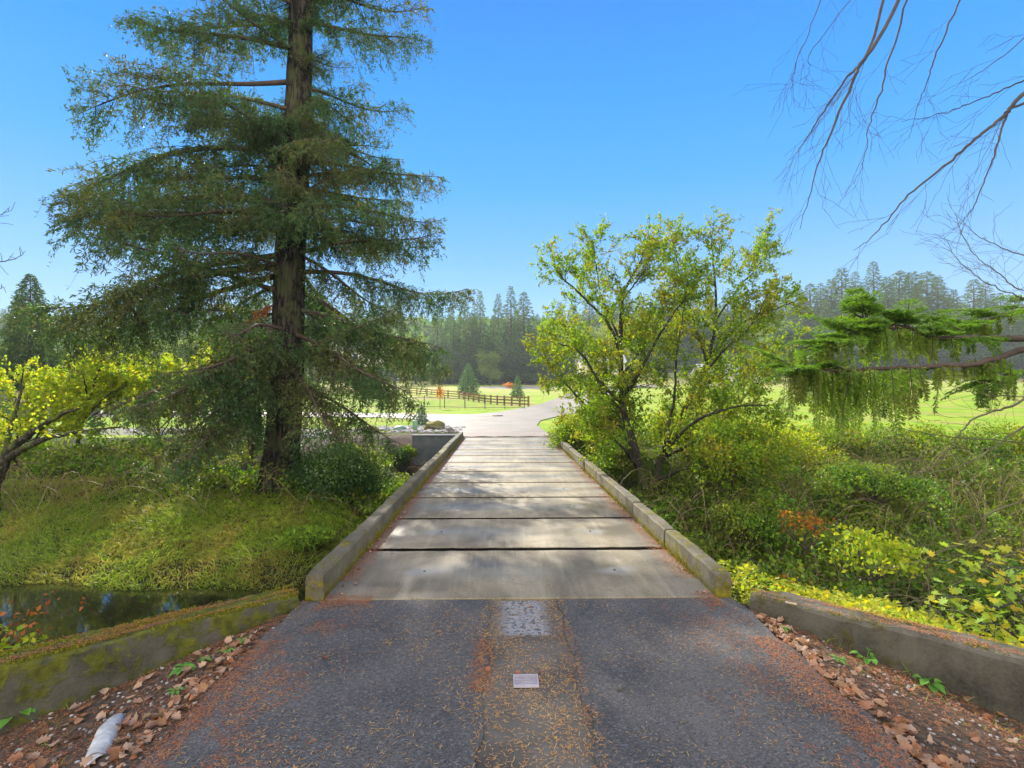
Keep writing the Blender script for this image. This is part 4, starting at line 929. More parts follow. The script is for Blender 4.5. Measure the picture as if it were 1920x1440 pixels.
RP = [round_tree_proto(1, M['fardec']), round_tree_proto(2, M['fardark']), round_tree_proto(3, M['gy'])]
rf = [True]*3
def rtree(px, ty, Y_, w, label, group=None, v=None, zb=None):
    v = random.randrange(3) if v is None else v; x = W(px, 700, Y_)[0]; z0 = H1(x, Y_)-.2 if zb is None else zb; h = max(2, W(px, ty, Y_)[2]-z0); pr = RP[v]; sc = (w/8, w/8, h/10)
    if rf[v]: rf[v] = False; o = pr; o.location = (x, Y_, z0); o.scale = sc; o.rotation_euler = (0, 0, random.uniform(0, 6))
    else: o = copy_tree(pr, (x, Y_, z0), random.uniform(0, 6), sc)
    o['label'] = label
    if group: o['group'] = group; BYG.setdefault(label, []).append(o)
    return o
rtree(920, 650, 138, 9, 'rounded pale green tree in front of the dark central tree line', v=0)
for px, ty, Y_, w in [(835, 655, 145, 10), (860, 668, 146, 8), (885, 665, 143, 7), (958, 650, 145, 10), (985, 665, 144, 9), (1010, 670, 140, 9), (1035, 660, 142, 10), (815, 640, 150, 12), (1060, 650, 145, 12)]:
    rtree(px, ty, Y_, w, 'the low dark leafy trees under the central conifers', 'leafy trees under the central tree line', 1)
for px, ty, Y_, w in [(1460, 590, 130, 14), (1490, 610, 120, 13), (1530, 620, 125, 12), (1400, 600, 150, 14), (1350, 590, 150, 14), (1300, 600, 145, 14), (1250, 580, 150, 14), (1200, 595, 150, 14), (1150, 590, 145, 13), (1100, 600, 150, 12)]:
    rtree(px, ty, Y_, w, 'the hazy yellow green trees behind the bridge tree', 'leafy trees behind the bridge tree', random.choice((0, 1)))
for px, ty, Y_, w in [(1560, 640, 148, 16), (1600, 650, 150, 16), (1640, 640, 150, 15), (1680, 655, 148, 15), (1720, 645, 150, 16), (1760, 655, 148, 15), (1800, 650, 150, 16), (1840, 655, 149, 15), (1880, 650, 150, 16), (1920, 655, 148, 15), (1960, 650, 150, 16)]:
    rtree(px, ty, Y_, w, 'the dark hedge trees at the back of the right field', 'hedge trees behind the right field', 1)
for px, ty, Y_, w in [(625, 590, 120, 13), (480, 600, 110, 12), (445, 620, 100, 10), (560, 610, 115, 12), (520, 620, 105, 10), (690, 620, 130, 11), (740, 625, 140, 13), (780, 620, 145, 12), (395, 610, 100, 11), (350, 615, 95, 10), (230, 610, 90, 11), (180, 600, 90, 11), (280, 620, 85, 10)]:
    rtree(px, ty, Y_, w, 'the hazy yellow patched trees beyond the lawns behind the fir', 'leafy trees behind the fir', 0)
for px, ty, Y_, w in [(30, 660, 60, 7), (115, 660, 55, 6), (200, 690, 45, 6), (250, 680, 48, 6), (340, 700, 45, 6), (-20, 640, 50, 8)]:
    rtree(px, ty, Y_, w, 'the green leafy trees around the grey garage', 'leafy trees near the garage', 2)
for _l, _o in BYG.items(): ordinal(_o, _l)
# ridge ground cover: distant wood as one mass
mb = MB(); n = 16000; x = rng.uniform(-330, 330, n); y = rng.uniform(172, 290, n); z = Hf(x, y)+rng.uniform(0, 12, n)
mb.leaves(np.stack([x, y, z], -1), rng.normal(size=(n, 3))+np.array((0, 0, 1.)), 6.5, 3.4, 0)
props(mb.build('distant_wood', M['farcon']), 'distant blue green wood covering the ridge beyond the fields', 'wood', kind='stuff')

# orange sapling
p = W(825, 762, 54); th = thing('sapling', 'thin young tree with orange autumn leaves in front of the metal fence', 'tree', (p[0], 54, H1(p[0], 54)))
b = np.array(th.location); wb = MB(); wb.tube(np.array([b-(0, 0, .2), b+(0, 0, 1.2), b+(.05, 0, 2.3)]), [.03, .025, .01], 5); wb.build('trunk', M['twig'], th)
lb = MB(); clump(lb, b+(0, 0, 1.75), (.5, .5, .75), 420, .13, .09); lb.build('crown', M['orange'], th)
p = W(955, 718, 118); shrub('red_bush', 'tiny reddish bush at the gravel edge of the far field', 'bush', p[0], 118, 1.1, 3.4, 500, M['orange'], .3, .2)

# ------------------------------------------------------------------ fences
mf = thing('metal_fence', 'thin black metal picket fence along the near edge of the far lawn', 'fence', G(982, 766))
P0 = np.array((2.5, 57.5)); P1 = np.array((-17.5, 56.0)); Ln = np.linalg.norm(P1-P0); d = (P1-P0)/Ln
nb = 9; mb = MB(); 
for s_ in np.arange(0, Ln, .125):
    p = P0+d*s_; z = H1(*p); mb.box((p[0], p[1], z+.62), (.018, .018, 1.08))
mb.build('pickets', M['black'], mf)
for zz_ in (.14, 1.1):
    mb = MB(); pts = [(*(P0+d*s_), H1(*(P0+d*s_))+zz_) for s_ in np.arange(0, Ln+.1, 1.)]; mb.tube(np.array(pts), .022, 4); mb.build('rail', M['black'], mf)
for k in range(nb+1):
    p = P0+d*Ln*k/nb; mb = MB(); mb.box((p[0], p[1], H1(*p)+.64), (.075, .075, 1.42)); mb.build('post', M['black'], mf)
wf = thing('timber_fence', 'brown three-rail timber fence crossing the green field', 'fence', (3.2, 63, 0))
path = [np.array(q) for q in ((3.2, 63.), (-7.6, 90.), (-18, 97.), (-32, 100.))]
pp = []
for a_, b_ in zip(path[:-1], path[1:]):
    l = np.linalg.norm(b_-a_); k = int(round(l/2.6)); pp += [a_+(b_-a_)*i/k for i in range(k)]
pp.append(path[-1])
for p in pp:
    mb = MB(); mb.box((p[0], p[1], H1(*p)+.62), (.2, .2, 1.5), 0, .3, .02); mb.build('post', M['wood'], wf)
for a_, b_ in zip(pp[:-1], pp[1:]):
    for hgt in (.35, .75, 1.15):
        za, zb_ = H1(*a_)+hgt, H1(*b_)+hgt; dd = (b_-a_)/np.linalg.norm(b_-a_); nn = np.array((-dd[1], dd[0]))*.03; mb = MB(); V = []
        for q, zq in ((a_, za), (b_, zb_)):
            for sx, sz in ((-1, -.075), (1, -.075), (1, .075), (-1, .075)): V.append((q[0]+nn[0]*sx+dd[1]*.12, q[1]+nn[1]*sx-dd[0]*.12, zq+sz))
        mb.mesh(np.array(V), [(0, 1, 5, 4), (1, 2, 6, 5), (2, 3, 7, 6), (3, 0, 4, 7), (0, 3, 2, 1), (4, 5, 6, 7)]); mb.build('rail', M['wood'], wf)

# ------------------------------------------------------------------ houses
def house(label, x, y, w, d, eave, ridge, roofm, wallm, z=None, rz=0, name='house', ridge_along='x'):
    z0 = H1(x, y)-.1 if z is None else z; th = thing(name, label, 'building' if name != 'garage' else 'garage', (x, y, z0)); c = np.array((x, y, z0))
    mb = MB(); mb.box(c+(0, 0, eave/2), (w, d, eave)); mb.mesh(np.array([c+(-w/2, -d/2, eave), c+(-w/2, d/2, eave), c+(-w/2, 0, ridge), c+(w/2, -d/2, eave), c+(w/2, d/2, eave), c+(w/2, 0, ridge)]), None, [(0, 2, 1), (3, 4, 5)]); mb.build('wall', wallm, th)
    mb = MB(); o_ = .45
    for sg in (-1, 1):
        sl = (ridge-eave)/(d/2); e = c+(0, sg*(d/2+o_), eave-sl*o_); r_ = c+(0, 0, ridge)
        V = [e+(-w/2-o_, 0, 0), e+(w/2+o_, 0, 0), r_+(w/2+o_, 0, 0), r_+(-w/2-o_, 0, 0)]; V += [v+(0, 0, .16) for v in V]
        mb.mesh(np.array(V), [(0, 1, 5, 4), (1, 2, 6, 5), (2, 3, 7, 6), (3, 0, 4, 7), (4, 5, 6, 7), (3, 2, 1, 0)])
    mb.build('roof', roofm, th)
    for fx in (-.3, .05, .33):
        cc = c+(fx*w, -d/2-.03, eave*.55); mb = MB(); mb.box(cc, (w*.13, .06, eave*.36)); f = mb.build('window_frame', M['trim'], th)
        mb = MB(); mb.box(cc+(0, -.04, 0), (w*.11, .03, eave*.30)); mb.build('pane', M['glass'], f)
    return th
p = W(58, 790, 41); house('low grey garage with brown shingle roof behind the left maples', p[0]-.5, 42.5, 5.6, 5, 2.1, 3.35, M['shingle'], M['siding'], z=-.45, name='garage')
p = W(-5, 790, 34); house('dark grey shed at the left edge below the maples', p[0]-1.2, 36, 4.2, 3, 1.6, 2.2, M['shingle'], M['siding'], z=-.4, name='shed')
p = W(672, 660, 105); house('cream house with white roof glimpsed through the right side of the fir', p[0], 105, 9, 7, 3.4, 6.0, M['roofw'], M['sidingw'], z=p[2]-3.0)
p = W(1125, 680, 110); house('pale roofed house glimpsed through the left part of the bridge tree', p[0], 110, 9, 7, 2.6, 4.6, M['roofw'], M['sidingw'], z=p[2]-2.6)
p = W(1345, 700, 95); house('small cream house with pale roof glimpsed through the right part of the bridge tree', p[0], 95, 7, 6, 2.2, 4.0, M['roofw'], M['sidingw'], z=p[2]-2.4)

# ------------------------------------------------------------------ rocks and little things beyond the bridge
def rock(label, px, py, Y_, w, h, mat, seed, name='boulder'):
    bm = bmesh.new(); bmesh.ops.create_icosphere(bm, subdivisions=4, radius=1); r_ = np.random.default_rng(seed); ph = r_.uniform(0, 6, 6)
    for v in bm.verts:
        c = v.co; k = 1+.12*math.sin(c.x*3+ph[0])*math.sin(c.y*3.3+ph[1])+.08*math.sin(c.z*5+ph[2]+c.x*4)+.05*math.sin(c.x*9+ph[3])*math.sin(c.y*8+ph[4])
        v.co = (c.x*k*w/2, c.y*k*w*.4, c.z*k*h/2)
    for f in bm.faces: f.smooth = True
    me = bpy.data.meshes.new(name); bm.to_mesh(me); bm.free(); me.materials.append(mat); o = bpy.data.objects.new(name, me); COL.objects.link(o)
    p = W(px, py, Y_); o.location = (p[0], Y_, H1(p[0], Y_)+h*.28); return props(o, label, 'rock')
rock('yellow mossy boulder above the retaining wall', 815, 798, 26.0, 1.05, .62, M['rockmoss'], 1)
rock('small bare grey boulder to the right of the mossy one', 843, 806, 24.6, .5, .30, M['rock'], 2)
rock('dark flat mossy boulder at the left end of the stone row', 695, 808, 24.8, .8, .42, M['rockmoss'], 3)
p = W(778, 805, 25.2); th = thing('utility_pedestal', 'pale green round utility post standing among the stones', 'utility post', (p[0], 25.2, H1(p[0], 25.2))); b = np.array(th.location)
mb = MB(); mb.tube(np.array([b-(0, 0, .1), b+(0, 0, .5), b+(0, 0, .54)]), [.125, .125, .10], 16); mb.build('post', M['pedgreen'], th)
mb = MB(); mb.tube(np.array([b+(0, 0, .44), b+(0, 0, .47)]), .135, 16); mb.build('cap_ring', M['pedgreen'], th)
p = W(750, 802, 25.6); b = np.array((p[0], 25.6, H1(p[0], 25.6))); mb = MB(); a = np.linspace(0, np.pi/2, 7); mb.tube(np.array([b+(0, 0, -.05)]+[b+(0, 0, .26*math.sin(v)) for v in a]), [.36]+[.36*math.cos(v)+.01 for v in a], 18)
props(mb.build('utility_dome', M['domegreen'], origin=b), 'grey green dome-shaped utility cover among the stones', 'utility cover')
mb = MB()
def ico(): 
    bm = bmesh.new(); bmesh.ops.create_icosphere(bm, subdivisions=1, radius=1); v = np.array([v.co[:] for v in bm.verts]); f = np.array([[x.index for x in fc.verts] for fc in bm.faces]); bm.free(); return v, f
IV, IF = ico()
def stones(n, gen, smin, smax):
    for _ in range(n):
        x, y = gen(); s_ = random.uniform(smin, smax); k = IV*np.array((s_*random.uniform(.8, 1.4), s_, s_*random.uniform(.5, .8)))*(1+rng.normal(size=(len(IV), 1))*.12); a = random.uniform(0, 6)
        k = np.stack([k[:, 0]*math.cos(a)-k[:, 1]*math.sin(a), k[:, 0]*math.sin(a)+k[:, 1]*math.cos(a), k[:, 2]], -1); mb.mesh(k+np.array((x, y, H1(x, y)+s_*.2)), None, IF)
stones(300, lambda: (random.uniform(-5.4, -2.0), random.uniform(24.3, 27.8)), .06, .15)
def rowf():
    t_ = random.random(); c = np.array([(-3.2, 26.5), (-5.5, 26.6), (-7.2, 25.2), (-9.5, 24.6), (-13, 26), (-20, 27.5)]); q = crom(c, 30)[int(t_*29)]; return q[0]+random.gauss(0, .3), q[1]+random.gauss(0, .35)
stones(520, rowf, .07, .22)
props(mb.build('river_stones', M['stone']), 'grey river stones banked around the boulders and along the lawn', 'stones', kind='stuff')
p = G(933, 780.5, .0); mb = MB(); mb.tube(np.array([(p[0], p[1], .04), (p[0], p[1], .075)]), .42, 20); props(mb.build('manhole_cover', M['iron'], origin=p), 'dark round manhole cover in the far drive', 'manhole cover')

# ------------------------------------------------------------------ foreground details
g = G(986, 1279, 0); gr = thing('drain_grate', 'small pale slotted drain grate set in the worn centre strip', 'drain grate', (g[0], g[1], 0)); x0, y0 = g[0], g[1]; gw, gd = .165, .135
mb = MB(); t_ = .009
mb.box((x0, y0-gd/2+t_/2, .009), (gw, t_, .014)); mb.box((x0, y0+gd/2-t_/2, .009), (gw, t_, .014)); mb.box((x0-gw/2+t_/2, y0, .0085), (t_, gd-2*t_, .014)); mb.box((x0+gw/2-t_/2, y0, .0085), (t_, gd-2*t_, .014)); mb.build('frame', M['grate'], gr)
mb = MB()
for k in range(1, 7): mb.box((x0, y0-gd/2+k*gd/7, .007), (gw-2*t_, .0075, .010))
for k in (-1, 1): mb.box((x0+k*gw/6, y0, .0085), (.005, gd-2*t_, .012))
mb.build('bars', M['grate'], gr); mb = MB(); mb.box((x0, y0, -.002), (gw-.004, gd-.004, .004)); mb.build('pit', M['hole'], gr)

# pvc pipe
a0 = G(180, 1440, -.16); a1 = G(205, 1378, -.16); mb = MB(); dv = nrmz(a1-a0); a0 = a0-dv*.03
n = 20; k = 10; a = np.linspace(0, 2*np.pi, n, endpoint=False); s2 = np.cross(dv, (0, 0, 1)); r_ = .056; V = []
for i in range(k):
    for ang in a:
        base = a0+(a1-a0)*(i/(k-1))
        if i == k-1: base = base+dv*(.09*math.cos(ang))     # mitred end
        V.append(base+s2*math.cos(ang)*r_+np.array((0, 0, 1))*(math.sin(ang)*r_+.045))
for ang in a: V.append(V[(k-1)*n+len(V)-k*n]-s2*math.cos(ang)*.007-np.array((0, 0, math.sin(ang)*.007)))
for ang_i, ang in enumerate(a): V.append(V[k*n+ang_i]-dv*.4)
V = np.array(V); i = np.arange(k+1)[:, None]*n; j = np.arange(n)[None, :]; j2 = (j+1) % n
mb.mesh(V, np.stack([i+j, i+j2, i+n+j2, i+n+j], -1).reshape(-1, 4), None, 0, True)
props(mb.build('drain_pipe', M['pvc'], origin=a0), 'cut white plastic pipe lying in the left verge below the wing wall', 'pipe')

# fallen needles
def needles(mb, P, m, L=.028, w=.003):
    n = len(P)
    if n == 0: return
    a = rng.uniform(0, 2*np.pi, n); d = np.stack([np.cos(a), np.sin(a), rng.normal(size=n)*.10], -1); b_ = rng.normal(size=n)*.5; d2 = np.stack([np.cos(a+b_), np.sin(a+b_), rng.normal(size=n)*.15], -1)
    l = (L*rng.uniform(.5, 1.3, n))[:, None]; s1 = np.stack([-np.sin(a), np.cos(a), np.zeros(n)], -1)*w/2; P1 = P+d*l/2; P2 = P1+d2*l/2
    P[:, 2] = np.maximum(P[:, 2], 0); up = np.array((0, 0, .002))
    V = np.concatenate([np.stack([P-s1+up, P+s1+up, P1+s1+up*1.5, P1-s1+up*1.5], 1), np.stack([P1-s1+up*1.5, P1+s1+up*1.5, P2+s1*.5+up, P2-s1*.5+up], 1)], 0)
    # one island per needle
    Vv = np.stack([P-s1+up, P+s1+up, P1+s1+up*1.8, P1-s1+up*1.8, P2+s1*.4+up, P2-s1*.4+up], 1).reshape(-1, 3); o = np.arange(n)[:, None]*6
    mb.mesh(Vv, np.concatenate([o+np.array([[0, 1, 2, 3]]), o+np.array([[3, 2, 4, 5]])]), None, m)
def z_on(x, y):
    on = (y > Y0)
    return np.where(on, .002, np.where((x > CXL) & (x < CXR), -.001, .010))
def filt(n, xr, yr, fn):
    x = rng.uniform(*xr, n); y = yr[0]+(yr[1]-yr[0])*rng.uniform(0, 1, n); k = rng.uniform(0, 1, n) < fn(x, y); x, y = x[k], y[k]
    return np.stack([x, y, z_on(x, y)+rng.uniform(0, .004, len(x))], -1)
mb = MB()
needles(mb, filt(14500, (-1.8, 2.1), (1.9, 4.68), lambda x, y: np.clip((nz(x, y)-.25)*1.1, .03, 1)*np.where(x > .5, .55, 1)), 0)
needles(mb, filt(7000, (CXL-.05, CXR+.05), (1.9, 4.68), lambda x, y: np.where((y > 4.05) & (x > -.0) & (x < .36), .2, .75)*np.clip(nz(x, y, 5)+.2, 0, 1)), 0)
nn_ = mb.build('fallen_needles', M['needle']); props(nn_, 'pale straw coloured fir needles scattered over the asphalt', 'needles', kind='stuff')
mb = MB()
def edgeband(x, y):
    r1 = np.exp(-((x-(2.02-.10*ss(3.6, 4.6, y)))/.07)**2)*(y < 3.95)*3.0+np.exp(-((x-1.75)/.30)**2)*.30*(nz(x, y, 4) > .45)
    l1 = np.exp(-((x+1.78)/.05)**2)*(y < 3.95)*2.2+np.exp(-((x+1.5)/.28)**2)*.5*(nz(x, y, 4) > .5)
    c1 = np.exp(-((x+.14)/.06)**2)*(y > 3.25)*(y < 3.95)*1.3+np.exp(-((x-.5)/.06)**2)*.35*(nz(x, y, 6) > .4)
    return np.clip(r1+l1+c1, 0, 1)
needles(mb, filt(85000, (-1.9, 2.15), (1.9, 4.7), edgeband), 0, .027, .0028)
def kb(x, y):
    q = np.minimum(np.abs(x-XL), np.abs(x-XR)); t_ = np.clip(1-q/(.20+.10*nz(x*0, y, 2)), 0, 1)**1.2; c = np.exp(-((y-Y0)/.12)**2)*(np.abs(x) > .9)*.8
    return np.clip(t_*1.0*(nz(x*0, y, 1.5) > .25)+c*(nz(x, y, 3) > .35), 0, 1)
needles(mb, filt(62000, (XL, XL+.45), (4.5, 21.4), kb), 0, .028, .0030); needles(mb, filt(62000, (XR-.45, XR), (4.5, 21.4), kb), 0, .028, .0030)
props(mb.build('fallen_needles', M['needleo']), 'orange fir needle drifts along the kerbs and asphalt edges', 'needles', kind='stuff')
# needles and crumbs on the wing wall tops
mb = MB()
for a_, d_, o_, zt in (((-1.80, 4.60), (-1.53, -1.22), (-.62, .78), .115), ((2.20, 4.55), (1.31, -1.15), (.66, .75), .105)):
    d_ = nrmz(np.array(d_)); o_ = nrmz(np.array(o_)); n = 5200; s_ = rng.uniform(0, 3.2, n); u = rng.uniform(.02, .25, n); k = nz(s_, u*8, 3) > .5; s_, u = s_[k], u[k]
    P = np.stack([a_[0]+d_[0]*s_+o_[0]*u, a_[1]+d_[1]*s_+o_[1]*u, np.full(len(s_), zt)+rng.uniform(0, .006, len(s_))], -1); needles(mb, P, 0, .026, .0032)
props(mb.build('fallen_needles', M['needleo']), 'rust needle litter lying on top of the two wing walls', 'needles', kind='stuff')
mb = MB()
for a_, d_, o_, zt, n, m_ in (((-1.80, 4.60), (-1.53, -1.22), (-.62, .78), .10, 5200, .52), ((2.20, 4.55), (1.31, -1.15), (.66, .75), .09, 1200, .62)):
    d_ = nrmz(np.array(d_)); o_ = nrmz(np.array(o_)); s_ = rng.uniform(0, 3.2, n); u = rng.uniform(.0, .27, n); k = nz(s_, u*10, 2.3) > m_; s_, u = s_[k], u[k]
    P = np.stack([a_[0]+d_[0]*s_+o_[0]*u, a_[1]+d_[1]*s_+o_[1]*u, np.full(len(s_), zt)], -1); tufts(P, 4, .022, .009, 0, mb, .8)
props(mb.build('moss', M['moss']), 'yellow moss cushions on the tops of the wing walls', 'moss', kind='stuff')

mb = MB(); n = 16000; x = np.concatenate([rng.uniform(-3.6, -1.84, n), rng.uniform(2.14, 4.2, n)]); y = rng.uniform(1.9, 4.5, 2*n); k = (sdist(x, y) < 0)*(rng.uniform(0, 1, 2*n) < nz(x, y, 3)+.1); x, y = x[k], y[k]
P = np.stack([x, y, Hf(x, y)], -1); zz_ = P[:, 2].copy(); P[:, 2] = 1; needles(mb, P, 0, .028, .003); v_ = mb.v[-1]; v_[:, 2] += np.repeat(zz_, 6)-1+.006
props(mb.build('fallen_needles', M['needleo']), 'rusty needles strewn over the bare soil of both verges', 'needles', kind='stuff')
mb = MB(); stones(900, lambda: random.choice([(random.uniform(-3.3, -1.85), random.uniform(2.0, 4.3)), (random.uniform(2.15, 3.9), random.uniform(2.0, 4.3))]), .004, .014)
props(mb.build('pebbles', M['stone']), 'small grey pebbles pressed into the soil of both verges', 'pebbles', kind='stuff')
# dead leaves
def dead_leaf(mb, p, s_, m=0, flat=False):
    k = 7; t = np.linspace(0, 1, k); wprof = np.array([.06, .42, .30, .55, .34, .30, .03])*random.uniform(.8, 1.1); cu = random.uniform(-1.6, 1.6) if not flat else random.uniform(-.5, .5); cw = random.uniform(.2, 1.0)*(1 if not flat else .4)
    ang = cu*(t-.5); x = np.cumsum(np.cos(ang))/k; z = np.cumsum(np.sin(ang))/k; x -= x.mean(); V = []
    for i in range(k):
        for q in (-1, -.5, 0, .5, 1): V.append((x[i], q*wprof[i], z[i]+cw*wprof[i]*q*q*.6))
    V = np.array(V)*s_; V += rng.normal(size=V.shape)*s_*.02
    Rm = np.array((Matrix.Rotation(random.uniform(0, 6.28), 3, 'Z') @ Matrix.Rotation(random.gauss(0, .35 if not flat else .15), 3, 'X') @ Matrix.Rotation(random.gauss(0, .25), 3, 'Y')))
    V = V@Rm.T; V[:, 2] -= V[:, 2].min()*.85; Q = [(i*5+j, i*5+j+1, i*5+6+j, i*5+5+j) for i in range(k-1) for j in range(4)]
    mb.mesh(V+np.asarray(p), Q, None, m, True)
mb = MB()
def dl(n, fn, smin=.05, smax=.11):
    for _ in range(n):
        x, y = fn(); z = max(H1(x, y), .0 if (-1.9 < x < 2.15) else -9); dead_leaf(mb, (x, y, z+random.uniform(0, .02)), random.uniform(smin, smax))
dl(230, lambda: (2.17+abs(random.gauss(0, .11)), random.uniform(2.2, 4.4)), .04, .085)
dl(55, lambda: (random.uniform(2.3, 3.6), random.uniform(2.0, 3.7)), .04, .08)
dl(170, lambda: (-1.93-abs(random.gauss(0, .13)), random.uniform(2.2, 4.25)), .04, .08)
dl(90, lambda: (random.uniform(-2.9, -1.95), random.uniform(2.2, 3.8)), .04, .09)
dl(130, lambda: (XL+abs(random.gauss(0, .06))+.03, random.uniform(4.8, 21)), .02, .05)
dl(130, lambda: (XR-abs(random.gauss(0, .06))-.03, random.uniform(4.8, 21)), .02, .05)
props(mb.build('fallen_leaves', M['dead']), 'curled brown fallen leaves gathered in the verges and along the kerbs', 'leaves', kind='stuff')
for (px, py, lab) in [(915, 1256, 'single pale dead leaf left of the drain grate'), (972, 1262, 'curled brown leaf touching the top of the drain grate'), (1010, 1262, 'small pale leaf at the top right corner of the drain grate'), (610, 1234, 'flat pinkish leaf alone on the left asphalt')]:
    g = G(px, py, .008); mb = MB(); dead_leaf(mb, g, .05, 0, True); props(mb.build('fallen_leaf', M['dead'], origin=g), lab, 'leaf')
g = G(1165, 1293, .012); mb = MB(); mb.tube(crom([g+(-.03, -.01, 0), g, g+(.035, .02, .003)], 8), .003, 5); props(mb.build('twig', M['twig'], origin=g), 'short brown twig lying on the right asphalt', 'twig')
g = W(1483, 1113, 4.32); g[2] = .112; mb = MB(); mb.box(g, (.085, .02, .010), 0, -.6, .002); props(mb.build('wood_chip', simple('weathered chip', (.34, .27, .2)), origin=g), 'flat wood chip lying on top of the right wing wall', 'wood chip')
# weeds
def weed(label, px, py, z0, n, ls, r, mat=None, lw=.45, hgt=.03):
    g = G(px, py, z0); g[2] = H1(g[0], g[1]); mb = MB()
    for k in range(n):
        a = k*2.4+random.uniform(-.3, .3); d = np.array((math.cos(a), math.sin(a), random.uniform(.2, .8))); st = g+d*r*random.uniform(.2, 1)+np.array((0, 0, hgt))
        mb.tube(np.array([g, (g+st)/2+(0, 0, hgt*.4), st]), .0022, 3, 0, False)
        t = np.linspace(0, 1, 6); w = np.array([.05, .7, 1, .9, .55, .02])*lw*ls/2; L = ls*random.uniform(.7, 1.2); dh = nrmz(d*np.array((1, 1, .25))); sd_ = nrmz(np.cross(dh, (0, 0, 1))); V = []
        for i in range(6):
            c = st+dh*L*t[i]-np.array((0, 0, .35*L*t[i]**2)); V += [c-sd_*w[i]+(0, 0, w[i]*.4), c, c+sd_*w[i]+(0, 0, w[i]*.4)]
        mb.mesh(np.array(V), [(i*3+j, i*3+j+1, i*3+4+j, i*3+3+j) for i in range(5) for j in range(2)], None, 0, True)
    props(mb.build('weed', mat or M['weed'], origin=g), label, 'weed')
weed('flat green weed rosette in the left verge, midway to the wing wall', 345, 1255, -.1, 9, .085, .02, lw=.5)
weed('small green weed right of the rosette in the left verge', 382, 1247, -.1, 7, .05, .02)
weed('green weed among brown leaves near the left asphalt edge', 425, 1222, -.05, 6, .05, .02)
weed('tiny weed near the upper end of the left verge', 455, 1200, -.03, 6, .045, .02)
weed('blackberry seedling with broad leaves at the bottom left corner', 35, 1345, -.28, 6, .085, .06, lw=.75, hgt=.07)
weed('low green weed in the leaves by the left asphalt edge', 330, 1310, -.1, 8, .045, .02)
weed('broad leaved green weed against the right wing wall', 1660, 1225, -.15, 8, .08, .06, lw=.8, hgt=.05)
weed('trailing round leaved weed in the middle of the right verge', 1625, 1232, -.12, 9, .06, .06, lw=.8)
weed('small bright weed below the trailing one in the right verge', 1572, 1240, -.08, 8, .05, .02)
weed('green weed low against the right wing wall near the picture corner', 1745, 1290, -.22, 8, .08, .05, lw=.7)
weed('little green weed by the top of the right verge', 1470, 1180, -.03, 7, .045, .02)
mb = MB()
blades(mb, 9000, (2.5, 5), (1.6, 4.2), lambda x, y: (sdist(x, y) < .0)*(sdist(x, y) > -.55)*(.1+.5*ss(3.0, 2.2, y)), .12, .004, 0, (0, -.1), spread=.7)
blades(mb, 4000, (-4, -1.9), (1.8, 4.2), lambda x, y: (sdist(x, y) < .0)*(nz(x, y, 4) > .6)*.8, .06, .004, 0, (0, 0), spread=.8)
props(mb.build('verge_grass', M['grass']), 'thin dry grass along the foot of the wing walls', 'grass', kind='stuff')
# rust-leaved sprig and bramble over the creek at left
b = np.array((-4.7, 4.6, -1.2)); tips = [W(150, 1130, 5.2), W(110, 1105, 5.4), W(75, 1150, 5.0), W(30, 1130, 5.2), W(60, 1185, 4.8), W(8, 1200, 4.7), W(100, 1170, 5.0)]
stem_tree('oak_sapling', 'small rust-leaved oak sapling reaching over the creek at the left edge', 'sapling', b, [([b, (b+t_)/2+np.array((-.25, 0, .1)), t_], .012, .003) for t_ in tips], M['twig'], M['red'], .16, .20, .055, .04, 4, depth=0, start=.6)
mb = MB()
P = np.stack([rng.uniform(-5.6, -4.1, 2600), rng.uniform(4.0, 4.9, 2600), np.zeros(2600)], -1); k = ((P[:, 0]+1.8)*(-.64)+(P[:, 1]-4.62)*.77) > .33; P = P[k]; P[:, 2] = -.12-rng.uniform(0, .5, len(P))-.25*(P[:, 0]+5.2)
mb.leaves(P, rng.normal(size=P.shape), .06, .042, 0, rng.normal(size=P.shape)*.5+np.array((0, 0, 1.))); o = mb.build('bramble_leaves', M['bright']); props(o, 'yellow and green bramble leaves behind the left wing wall corner', 'brambles', kind='stuff')

# ------------------------------------------------------------------ trees just outside the frame whose limbs hang into it
def limb_tree(name, label, base, trunk, limbs, bark, leaf=None, r0=.16, spacing=.3, l0=.5, depth=1, up=-.15, bare=0, ls=.06, lw=.03, per=6, gnarl=.15, start=.12, rs=1.0, fwd=.6):
    th = thing(name, label, 'tree', base); wb = MB(); wb.tube(crom(trunk, 16), np.linspace(r0, r0*.4, 16), 12, 0); wb.build('trunk', M['mossbark'], th)
    for (pts, ra, rb) in limbs:
        wb = MB(); lb = MB() if leaf else None; P = crom(pts, len(pts)*7); P[1:-1] += rng.normal(size=(len(P)-2, 3))*.006
        wb.tube(P, np.linspace(ra*rs, rb*rs, len(P)), 7, 0); shoots(wb, lb, P, ra*rs*.25+.003, spacing, l0, depth, ls, lw, per, up, start, 1, 0, gnarl, bare, fwd, .0012 if fwd > .7 else .0025)
        if lb is not None and lb.n: wb.v += lb.v; wb.q += [q+wb.n for q in lb.q]; wb.qm += lb.qm; wb.qs += lb.qs; wb.n += lb.n
        wb.build('branch', [bark, leaf] if leaf else bark, th)
    return th
tb = np.array((6.6, 4.6, -.6)); tk = [tb, tb+(.1, .1, 3), tb+(0, .2, 6), tb+(-.3, .3, 8.6)]
def top(f): return crom(tk, 16)[int(f*15)]
Yb = 5.2
